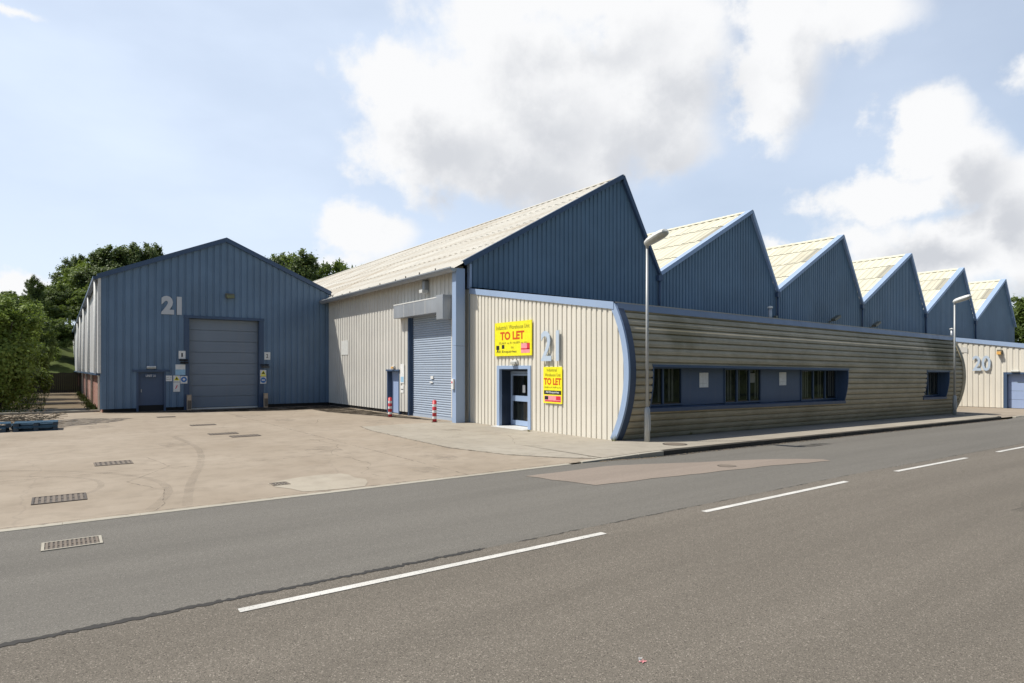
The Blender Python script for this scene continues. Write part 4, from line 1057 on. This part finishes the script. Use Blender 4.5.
# floodlight, vents on the low roof
def vent(u, v, z0, z1, lbl):
    e = empty('roof_vent', (u, v, z0), 0, lbl, 'vent')
    MB().tube([(u, v, z0), (u, v, z1-.1)], .09, 12).build('pipe', M['galv'], e); MB().tube([(u, v, z1-.12), (u, v, z1-.05), (u, v, z1)], [.14, .15, .03], 12).build('cowl', M['offwhite'], e)
vent(31.5, 19.4, 4.6, 5.55, 'pale flue pipe standing on the long office roof near the second gable')
vent(56.5, 19.4, 4.2, 5.30, 'white flue pipe on the far office roof behind the distant lamp post')
for (u, z, lb) in ((34.35, 4.95, 'small dark bulkhead on the blue wall beside the flue pipe'),):
    e = empty('wall_lamp', (u, FY, z), 0, lb, 'wall lamp'); MB().box(u-.12, u+.1, FY-.2, FY-.04, z, z+.3).build('housing', M['lamp_brown'], e, bevel=.01)
for (u, z, lb) in ((40.6, 5.15, 'dark floodlight angled off the blue gable below the third roof valley'), (46.2, 5.0, 'dark floodlight low on the fourth blue gable')):
    e = empty('floodlight', (u, FY, z), 0, lb, 'floodlight'); MB().beam((u, FY-.04, z), (u+.1, FY-.45, z+.2), .06, .06).build('bracket', M['lamp_brown'], e); MB().beam((u-.25, FY-.45, z+.1), (u+.4, FY-.5, z+.38), .3, .16).build('lamp', M['lamp_brown'], e, bevel=.01)

# ------------------------------------------------------------------ street lamps
def street_lamp():
    e = empty('street_lamp', (0, 0, 0))
    MB().tube([(0, 0, -.1), (0, 0, .95), (0, 0, 1.02)], [.085, .085, .052], 16).build('pole_base', M['galv_pole'], e)
    MB().tube([(0, 0, 1.0), (0, 0, 5.65)], [.05, .036], 14).build('pole', M['galv_pole'], e)
    MB().box(-.05, .05, -.092, -.082, .35, .8).build('access_door', M['galv_pole'], e)
    up = MB(); lo = MB(); K = 12; S = 14
    # lantern: long rounded shell over a shallow bowl, tilted up towards the road
    def P(t, a, low):
        w_ = .19*math.sqrt(max(0, 1-(2*t-1)**4))*(.75+.35*t); h = (-.115 if low else .135)*math.sqrt(max(0, 1-(2*t-1)**4))
        x = w_*math.cos(a); zz = h*math.sin(a); y = -(-.10+.86*t); til = R(16)
        return (x, y*math.cos(til)-0*zz, 5.70+zz-y*math.sin(til))
    for (m_, low) in ((up, False), (lo, True)):
        for i in range(K):
            for j in range(S//2):
                a, b = math.pi*j/(S//2), math.pi*(j+1)/(S//2); t0, t1 = i/K, (i+1)/K
                m_.quad(P(t0, a, low), P(t1, a, low), P(t1, b, low), P(t0, b, low), smooth=True)
    h = up.build('lantern', M['white_lamp'], e); lo.build('bowl', M['lens'], h)
    MB().tube([(0, 0, 5.55), (0, 0, 5.70)], [.045, .05], 12).build('collar', M['galv_pole'], e)
    return e
M['white_lamp'] = plain('pale_lantern_shell', (.60, .60, .57), .45)
sl = street_lamp(); sl.location = (13.62, 12.2, .0)
tag(sl, 'nearer tall grey street lamp in front of the near end of the curved front', 'street lamp', 'street lamps on the pavement')
s2 = copy_tree(sl); s2.location = (36.2, 12.3, gz(36.2)); tag(s2, 'distant grey street lamp at the far end of the curved front', 'street lamp', 'street lamps on the pavement')

# ------------------------------------------------------------------ bollards and posts
def bollard():
    e = empty('bollard', (0, 0, 0))
    body = MB().tube([(0, 0, -.02), (0, 0, .84)], .083, 18).build('post', M['red'], e)
    for z in (.13, .37, .61):
        MB().tube([(0, 0, z), (0, 0, z+.10)], .0855, 18, False).build('white_band', M['white'], e)
    MB().tube([(0, 0, .84), (0, 0, .86), (0, 0, .87)], [.083, .06, .02], 18).build('cap', M['red'], e)
    MB().tube([(0, 0, 0), (0, 0, .02)], .12, 18).build('foot', M['iron'], e)
    return e
b1 = bollard(); b1.location = (11.97, 21.68, .014); tag(b1, 'nearer red and white banded bollard in front of the roller shutter', 'bollard', 'red and white bollards')
b2 = copy_tree(b1); b2.location = (11.75, 24.97+.3, 0); tag(b2, 'further red and white banded bollard in front of the pale side door', 'bollard', 'red and white bollards')
def guard():
    e = empty('guard_post', (0, 0, 0))
    MB().box(-.10, .10, -.09, .09, 0, .76).build('post', M['wood'], e, bevel=.02)
    MB().box(-.085, .085, -.096, -.088, .06, .5).build('worn_face', M['iron_rust'], e)
    MB().box(-.11, .11, -.1, .1, .76, .785).build('cap', M['wood'], e, bevel=.01)
    return e
p1 = guard(); p1.location = (5.42, 35.55, 0); tag(p1, 'worn timber guard post at the left foot of the big sectional door', 'post', 'guard posts at the big door')
p2 = copy_tree(p1); p2.location = (9.18, 35.55, 0); tag(p2, 'worn timber guard post at the right foot of the big sectional door', 'post', 'guard posts at the big door')

# ------------------------------------------------------------------ drains
def grate(name, lbl, cx_, cy_, wx, wy, mat, fmat, bars=9, z=.0, rz=0, double=False, along='x'):
    e = empty(name, (cx_, cy_, z), rz, lbl, 'drain cover')
    t = .03
    fr = MB(); fr.box(-wx/2, wx/2, -wy/2, -wy/2+t, -.02, .012).box(-wx/2, wx/2, wy/2-t, wy/2, -.02, .012).box(-wx/2, -wx/2+t, -wy/2+t, wy/2-t, -.02, .012).box(wx/2-t, wx/2, -wy/2+t, wy/2-t, -.02, .012)
    def place(m_, nm, mt): 
        me = bpy.data.meshes.new(nm); me.from_pydata(m_.v, [], m_.f); me.materials.append(mt); o = bpy.data.objects.new(nm, me); C.objects.link(o); o.parent = e
    place(fr, 'frame', fmat)
    br = MB(); W_ = wx-2*t
    for k in range(bars):
        x = -wx/2+t+W_*(k+.5)/bars; br.box(x-W_/bars*.27, x+W_/bars*.27, -wy/2+t, wy/2-t, -.015, .010)
    br.box(-wx/2+t, wx/2-t, -.012, .012, -.014, .009)
    place(br, 'grille', mat)
    hole = MB(); hole.quad((-wx/2+t, -wy/2+t, .003), (wx/2-t, -wy/2+t, .003), (wx/2-t, wy/2-t, .003), (-wx/2+t, wy/2-t, .003)); place(hole, 'pit', M['iron'])
    return e
grate('drain_grate', 'wide black and grey slotted drain grate in the yard near the street', .02, 12.49, .72, .66, M['iron_rust'], M['iron'], 9)
grate('drain_grate', 'brown slotted drain grate further into the yard beyond the tyre marks', 1.0, 16.5, .72, .60, M['iron_rust'], M['iron_rust'], 7)
grate('gully_cover', 'rusty gully cover set in the asphalt in front of the yard', .14, 9.2, .60, .42, M['iron_rust'], M['kerbstone'], 12)
grate('drain_grate', 'small iron drain cover beside the pale concrete patch', 3.28, 11.74, .30, .30, M['iron'], M['iron_rust'], 4)
for i, (u, v, lb) in enumerate(((4.75, 20.8, 'small iron drain cover nearest of three in mid yard'), (4.34, 21.65+.3, 'middle of three small drain covers in mid yard'), (4.4, 25.81, 'small drain cover furthest of three towards the big door'), (3.83, 31.06, 'dark drain cover in the yard just before the blue side door'))):
    grate('drain_cover', lb, u, v, .85 if i != 3 else .7, .5, M['iron_rust'], M['iron'], 8)
def cover(lbl, cx_, cy_, r, z):
    e = empty('manhole_cover', (cx_, cy_, z), 0, lbl, 'drain cover')
    MB().tube([(cx_, cy_, z), (cx_, cy_, z+.006)], r, 28).build('rim', M['iron'], e); MB().tube([(cx_, cy_, z+.006), (cx_, cy_, z+.010)], r*.86, 28).build('lid', M['iron_rust'], e)
cover('round iron cover in the pavement near the street lamp', 13.67, 11.25, .33, .045)
cover('small rusty cover in the pink asphalt patch', 11.79, 8.28, .2, -.012)

# ------------------------------------------------------------------ pallets, brushwood, fence, litter
def pallet():
    e = empty('pallet', (0, 0, 0))
    t = MB()
    for k in range(7): t.box(-.6, .6, -.5+k*.1515, -.5+k*.1515+.095, .122, .144)
    t.build('deck', M['pallet_blue'], e)
    b = MB()
    for x in (-.6, -.05, .5): b.box(x, x+.1, -.5, .5, .1, .12)
    for x in (-.6, -.07, .46):
        for y in (-.5, -.07, .36): b.box(x, x+.14, y, y+.14, .022, .1)
    b.build('block', M['pallet_dark'], e)
    q = MB()
    for y in (-.5, -.05, .4): q.box(-.6, .6, y, y+.1, 0, .022)
    q.build('bottom_board', M['pallet_blue'], e)
    return e
pl = pallet()
spots = [(-.62, 27.1, 0, .03, 'lowest blue pallet of the right stack beside the bushes'), (-.60, 27.12, .145, -.02, 'blue pallet on top of the right stack beside the bushes'), (-1.98, 27.15, 0, -.05, 'blue pallet on the ground at the left edge of the photo'), (-1.9, 27.2, .145, .06, 'second blue pallet up at the left edge of the photo'),
         (-.75, 28.3, 0, .1, 'blue pallet behind the right stack under the bushes')]
for i, (x, y, z, rz, lb) in enumerate(spots):
    o = pl if i == 0 else copy_tree(pl)
    o.location = (x, y, z); o.rotation_euler.z = rz; tag(o, lb, 'pallet', 'blue pallets by the bushes')
rr = random.Random(11); mb = MB()
for k in range(260):
    x = rr.gauss(-1.3, .8); y = rr.gauss(28.4, .5); z = .28+abs(rr.gauss(0, .10)) if y < 28.6 else abs(rr.gauss(.1, .12))
    a = rr.uniform(0, 6.28); L = rr.uniform(.2, .8)
    x = min(x, -.15)
    mb.beam((x, y, z), (x+math.cos(a)*L, y+math.sin(a)*L*.6, z+rr.uniform(-.05, .15)), .014, .014)
tag(mb.build('brushwood', M['brush']), 'dry cut twigs heaped on the blue pallets', 'brushwood', None, 'stuff')
FN = empty('fence', (-1, 66, 0), 0, 'dark close boarded fence across the end of the mossy alley', 'fence')
m_ = MB(); x = -14.0
while x < 1.5: m_.box(x, x+.145, 66, 66.025, .05, 1.78+.02*math.sin(x*7)); x += .15
m_.build('boards', M['fence'], FN)
for k in range(7): MB().box(-14+k*2.6, -13.88+k*2.6, 66.03, 66.15, 0, 1.9).build('post', M['fence'], FN)
e = empty('litter', (3.38, 3.09, 0), 0, 'tiny crumpled pink and white wrapper lying on the road', 'litter')
mb = MB(); rr = random.Random(2)
for k in range(9):
    p = [(3.38+rr.uniform(-.018, .018), 3.09+rr.uniform(-.018, .018), .005+rr.uniform(0, .03)) for _ in range(3)]; mb.quad(*p)
mb.build('wrapper', M['white'], e)
mb = MB()
for k in range(7):
    p = [(3.39+rr.uniform(-.03, .03), 3.08+rr.uniform(-.02, .02), .003+rr.uniform(0, .012)) for _ in range(3)]; mb.quad(*p)
mb.build('torn_edge', M['pink'], e)

# ------------------------------------------------------------------ trees
def leafcloud(mb, lobes, count, size, rr, shell=.45):
    tot = sum(l_[3]*l_[4]*l_[5] for l_ in lobes)**1
    for (cx_, cy_, cz_, rx, ry, rz) in lobes:
        k = int(count*(rx*ry*rz)/tot)
        # a lobe is itself made of many clumps
        clumps = []
        for _ in range(max(5, k//90)):
            d = Vector((rr.gauss(0, 1), rr.gauss(0, 1), rr.gauss(0, 1))).normalized()
            f = shell+(1.06-shell)*rr.random()
            clumps.append((d, f, rr.uniform(.18, .42)))
        for i in range(k):
            d, f, cr = clumps[rr.randrange(len(clumps))]
            o_ = Vector((rr.gauss(0, 1), rr.gauss(0, 1), rr.gauss(0, 1)))*cr*.55
            c = Vector((cx_+(d.x*f+o_.x)*rx, cy_+(d.y*f+o_.y)*ry, cz_+(d.z*f+o_.z)*rz))
            nrm = (d+Vector((0, 0, .6))+Vector((rr.gauss(0, .6), rr.gauss(0, .6), rr.gauss(0, .6)))).normalized()
            t1 = nrm.orthogonal().normalized(); a = rr.uniform(0, 6.28)
            t1 = (Matrix.Rotation(a, 3, nrm) @ t1); t2 = nrm.cross(t1)
            s = size*rr.uniform(.6, 1.25)
            b = len(mb.v)
            mb.v += [tuple(c+t1*s), tuple(c+t2*s*.55), tuple(c-t1*s), tuple(c-t2*s*.55)]
            mb.f.append((b, b+1, b+2, b+3)); mb.sm.append(False)

def tree_proto(h, spread, kind, leaves, size, mat, seed):
    """a tree standing at the origin"""
    rr = random.Random(seed); e = empty('tree', (0, 0, 0))
    tr = MB(); lobes = []
    r0 = .018*h+.06
    if kind == 'poplar':
        tr.tube([(0, 0, -.3), (.05, 0, h*.35), (.0, .1, h*.7), (0, 0, h*.95)], [r0, r0*.7, r0*.4, .03], 8)
        for k in range(9):
            z = h*(.25+.72*k/8); w_ = spread*(.45+.55*math.sin(math.pi*min(1, (k+1.3)/9.6)))*rr.uniform(.8, 1.15)
            lobes.append((rr.uniform(-.2, .2)*spread, rr.uniform(-.2, .2)*spread, z, w_*1.0, w_*1.0, h*.12))
            a = rr.uniform(0, 6.28); tr.tube([(0, 0, z-h*.08), (math.cos(a)*w_*.6, math.sin(a)*w_*.6, z+h*.02)], [r0*.3, .02], 6)
        lobes.append((0, 0, h*.95, spread*.55, spread*.55, h*.09))
    elif kind == 'bush':
        for k in range(7):
            a = k*.9; tr.tube([(math.cos(a)*.15, math.sin(a)*.15, -.2), (math.cos(a)*spread*.3, math.sin(a)*spread*.3, h*.4), (math.cos(a)*spread*.5, math.sin(a)*spread*.5, h*.75)], [.07, .045, .015], 6)
        for k in range(15):
            a = k*2.4; q = math.sqrt((k+.5)/15); z = h*(.16+.70*rr.random()); rr_ = spread*.8*q*(1-.35*z/h)
            s = spread*rr.uniform(.30, .45); lobes.append((math.cos(a)*rr_, math.sin(a)*rr_, z, s, s, s*.85))
        lobes.append((0, 0, h*.45, spread*.7, spread*.7, h*.4)); lobes.append((0, 0, h*.88, spread*.32, spread*.32, h*.11))
    else:
        tr.tube([(0, 0, -.3), (.1, .05, h*.25), (.0, .15, h*.5), (0, 0, h*.8)], [r0, r0*.75, r0*.5, .04], 8)
        for k in range(13):
            a = k*2.4+rr.uniform(-.3, .3); z = h*(.34+.56*k/12); q = spread*math.sin(math.pi*min(.96, (z/h-.12)/.95))*.72
            x, y = math.cos(a)*q, math.sin(a)*q
            tr.tube([(0, 0, z-h*.14), (x*.5, y*.5, z-h*.04), (x, y, z)], [r0*.4, r0*.25, .025], 6)
            s = spread*rr.uniform(.36, .52); lobes.append((x, y, z, s, s, s*.78))
        lobes.append((0, 0, h*.62, spread*.55, spread*.55, h*.28)); lobes.append((rr.uniform(-.3, .3), 0, h*.92, spread*.33, spread*.33, h*.085))
    tr.build('trunk', M['bark'], e)
    cr = MB(); leafcloud(cr, lobes, leaves, size, rr); cr.build('crown', mat, e)
    return e

def wp(px, Y):       # a bearing (as seen from the street) and a distance give a place on the ground
    r = (px-512)/626; return ((r*.8095+.5872)*Y, (.8095-r*.5872)*Y)
def terrain(u, v):   # wooded bank rising beyond the fence
    return 9.0*ss((v-72)/45)*(1-.0*u)
mb = MB(); gu = frange(-150, 60, 15); gv = frange(68, 200, 8)
for a, b in zip(gu, gu[1:]):
    for c, d in zip(gv, gv[1:]):
        f_ = lambda u, v: terrain(u, v)*ss((20-u)/18)-.1
        mb.quad(*[(x, y, f_(x, y)) for x, y in ((a, c), (b, c), (b, d), (a, d))])
tag(mb.build('hillside', M['grass']), kind='structure')
def tz(u, v): return terrain(u, v)*ss((20-u)/18)-.1 if v > 68 else 0

# near bushes and trees at the left edge
near = [('bush', 5.9, 2.5, 30000, .10, 'leaf_bright', -7, 31.0, 0.0, 'bright green broadleaf bush standing behind the blue pallets at the left edge'),
        ('bush', 5.2, 2.3, 24000, .11, 'leaf_mid', 2, 37.0, 1.2, 'mid green bush right of the bright one beside the mossy alley')]
for k_, h, sp, nl, sz, mt, px, Y, rz, lb in near:
    t = tree_proto(h, sp, k_, nl, sz, M[mt], 100+px); x, y = wp(px, Y); t.location = (x, y, 0); t.name = 'bush'
    tag(t, lb, 'bush', 'bushes at the left edge')
P1 = tree_proto(10, 3.6, 'broad', 26000, .17, M['leaf_mid'], 5)
P2 = tree_proto(11, 3.8, 'broad', 26000, .17, M['leaf_dark'], 6)
P3 = tree_proto(14, 2.6, 'poplar', 26000, .19, M['leaf_poplar'], 7)
P4 = tree_proto(10, 3.4, 'broad', 26000, .16, M['leaf_bright'], 8)
used = set()
def put(P, name, px, Y, top_y, ref_h, rz, lb, group, wide=1.0):
    x, y = wp(px, Y); z0 = tz(x, y)
    H_ = 2.1+(369-top_y)/626*Y-z0; s = H_/ref_h
    o = P if P.name not in used else copy_tree(P)
    if o is P: used.add(P.name)
    o.location = (x, y, z0); o.scale = (s*wide, s*wide, s); o.rotation_euler.z = rz; o.name = name
    if o is P: used.discard(P.name); used.add(o.name)
    tag(o, lb, 'tree', group)
G1 = 'trees along the alley and the wooded bank'
put(P2, 'tree', -14, 42, 284, 11, .5, 'dark tree rising behind the bright bush at the left edge', G1, .8)
put(P1, 'tree', 30, 50, 312, 10, 2.0, 'mid green tree overhanging the left side of the alley', G1, .62)
put(P2, 'tree', 18, 58, 302, 11, 3.0, 'dark tree behind the alley bush', G1, .8)
put(P2, 'tree', 34, 84, 277, 11, 1.3, 'dark pointed tree breaking the skyline against the white cloud', G1, .5)
put(P4, 'tree', 84, 105, 262, 10, 4.2, 'bright rounded tree on the bank left of the shed corner', G1, .9)
put(P1, 'tree', 60, 98, 285, 10, .4, 'mid green tree low on the wooded bank', G1, 1.1)
put(P2, 'tree', 70, 98, 290, 11, 5.2, 'dark tree on the bank close against the shed side wall', G1, 1.0)
put(P2, 'tree', 47, 78, 322, 11, 2.2, 'dark low tree behind the boarded fence', G1, 1.0)
put(P4, 'tree', 12, 100, 292, 10, 1.0, 'bright tree on the bank behind the dark left tree', G1, 1.2)
put(P1, 'tree', 40, 112, 287, 10, 2.9, 'far mid green tree on the bank under the white cloud', G1, 1.2)
put(P1, 'tree', 102, 112, 268, 10, 5.0, 'tree on the bank hidden partly by the blue gable', G1, 1.0)
put(P2, 'tree', 78, 122, 262, 11, .2, 'taller dark tree crowning the wooded bank', G1, .8)
put(P2, 'tree', -30, 90, 280, 11, 4.0, 'dark tree on the bank at the far left', G1, 1.2)
put(P2, 'tree', 70, 108, 275, 11, 2.5, 'dark tree between the bright rounded one and the shed eave', G1, 1.1)
put(P1, 'tree', 56, 86, 305, 10, 1.9, 'mid green tree low on the bank above the boarded fence', G1, 1.3)
put(P2, 'tree', 22, 92, 300, 11, 4.4, 'dark tree in the shade at the foot of the bank', G1, 1.3)
put(P1, 'tree', 92, 96, 285, 10, 3.8, 'mid green tree close behind the shed side wall', G1, 1.2)
put(P1, 'tree', 57, 74, 318, 10, 2.9, 'mid green tree just beyond the fence beside the shed side wall', G1, 1.1)
put(P2, 'tree', 76, 96, 305, 11, 3.5, 'dark tree beyond the far end of the shed side wall', G1, 1.1)
put(P4, 'tree', 46, 70, 345, 10, 3.5, 'low bright sapling just above the boarded fence', G1, 1.6)
G2 = 'poplars behind the sheds'
for i, (px, Y, ty, wd, lb) in enumerate([(80, 118, 259, .8, 'small separate poplar top left of the shed corner'), (97, 104, 255, 1.1, 'poplar rising just left over the shed eave'), (109, 104, 250, 1.15, 'leftmost poplar crown above the blue gable'), (124, 106, 251, .9, 'second poplar crown above the blue gable left slope'),
        (135, 106, 249, .8, 'third narrow poplar crown above the blue gable left slope'), (146, 108, 250, .8, 'fourth narrow poplar crown above the blue gable left slope'), (155, 108, 251, .7, 'last poplar crown before the gable peak on the left'),
        (272, 108, 262, .7, 'thin poplar top just above the right slope of the blue gable'), (283, 108, 260, .8, 'narrow poplar top on the right slope of the blue gable'), (292, 108, 262, .8, 'low poplar top between the narrow one and the full one'), (304, 104, 257, 1.05, 'full poplar crown over the lower right gable slope')]):
    put(P3, 'poplar', px, Y, ty, 14, i*1.1, lb, G2, wd)
G3 = 'trees behind the first factory roof'
put(P1, 'tree', 326, 122, 261, 10, 1.7, 'rounded tree between the poplars and the factory roof', G3, .62)
put(P1, 'tree', 345, 126, 264, 10, 3.3, 'last rounded tree sinking behind the factory roof', G3, .6)
G4 = 'trees at the right edge'
put(P1, 'tree', 1036, 100, 291, 10, .9, 'green tree beyond the last blue gable at the right edge', G4, 1.0)
put(P2, 'tree', 1070, 92, 285, 11, 2.2, 'dark tree furthest right beyond the last blue gable', G4, 1.0)

# the belt of trees on the other side of the street, seen only in the window glass
rr = random.Random(31); mb = MB(); lobes = []
for k in range(26):
    lobes.append((-30+k*4.2+rr.uniform(-1, 1), -13+rr.uniform(-2, 1.5), rr.uniform(3.2, 5.0), rr.uniform(2.6, 3.6), rr.uniform(2, 3), rr.uniform(3.4, 4.6)))
leafcloud(mb, lobes, 70000, .22, rr, .3)
tag(mb.build('tree_belt', M['leaf_mid']), 'belt of trees on the opposite side of the street reflected in the office windows', 'tree belt', None, 'stuff')
# little weeds at the wall foot and tufts along the alley
def weed(x, y, z, h, lbl, seed):
    rr = random.Random(seed); m_ = MB()
    for k in range(26):
        a = rr.uniform(0, 6.28); r = rr.uniform(.01, .07); hh = h*rr.uniform(.4, 1); lean = rr.uniform(.02, .1)
        p = Vector((x+math.cos(a)*r, y+math.sin(a)*r, z)); q = p+Vector((math.cos(a)*lean, math.sin(a)*lean, hh)); s = Vector((-math.sin(a), math.cos(a), 0))*.006
        m_.quad(p-s, p+s, q)
    tag(m_.build('weed', M['weed']), lbl, 'weed')
M['weed'] = plain('dry_weed', (.20, .19, .07), .9)
weed(12.98, 12.90, .02, .22, 'small dry weed at the foot of the curved blue end trim', 1)
weed(16.5, 12.95, .0, .16, 'small weed at the foot of the boarded front past the near lamp', 2)
weed(12.75, 16.6, .014, .10, 'tiny weed at the cream wall foot right of the entrance', 3)
rr = random.Random(8); mb = MB()
for k in range(5000):
    v_ = 37+29*rr.random()**1.3; u = rr.choice((rr.uniform(-3.2, -1.2), rr.uniform(-3.2, -.6), rr.gauss(1.45, .12)))
    if u > 1.66: continue
    h = rr.uniform(.05, .3); a = rr.uniform(0, 6.28)
    mb.quad((u-.02*math.cos(a), v_-.02*math.sin(a), 0), (u+.02*math.cos(a), v_+.02*math.sin(a), 0), (u+rr.uniform(-.08, .08), v_+rr.uniform(-.08, .08), h))
tag(mb.build('grass', M['grass']), 'rough grass tufts along both sides of the mossy alley', 'grass', None, 'stuff')
rr = random.Random(9); mb = MB()
for k in range(5000):                    # leaf litter and grit in the channel and by the walls
    pick = rr.random()
    if pick < .5: u, v_, z = rr.uniform(10, 37), 10.44-abs(rr.gauss(0, .08)), None
    elif pick < .75: u, v_, z = rr.uniform(13, 38), 13.0-abs(rr.gauss(0, .15)), 0
    else: u, v_, z = rr.uniform(2, 12.5), 35.7-abs(rr.gauss(0, .25)), -.012
    zz = (road_z(u, v_)+.004) if z is None else gz(u)+.022+z
    s = rr.uniform(.008, .025); a = rr.uniform(0, 6.28)
    mb.quad((u+s*math.cos(a), v_+s*math.sin(a), zz), (u-s*math.sin(a), v_+s*math.cos(a), zz+.004), (u-s*math.cos(a), v_-s*math.sin(a), zz), (u+s*math.sin(a), v_-s*math.cos(a), zz+.003))
tag(mb.build('grit', M['brush']), 'loose grit and leaf litter in the kerb channel', 'grit', None, 'stuff')
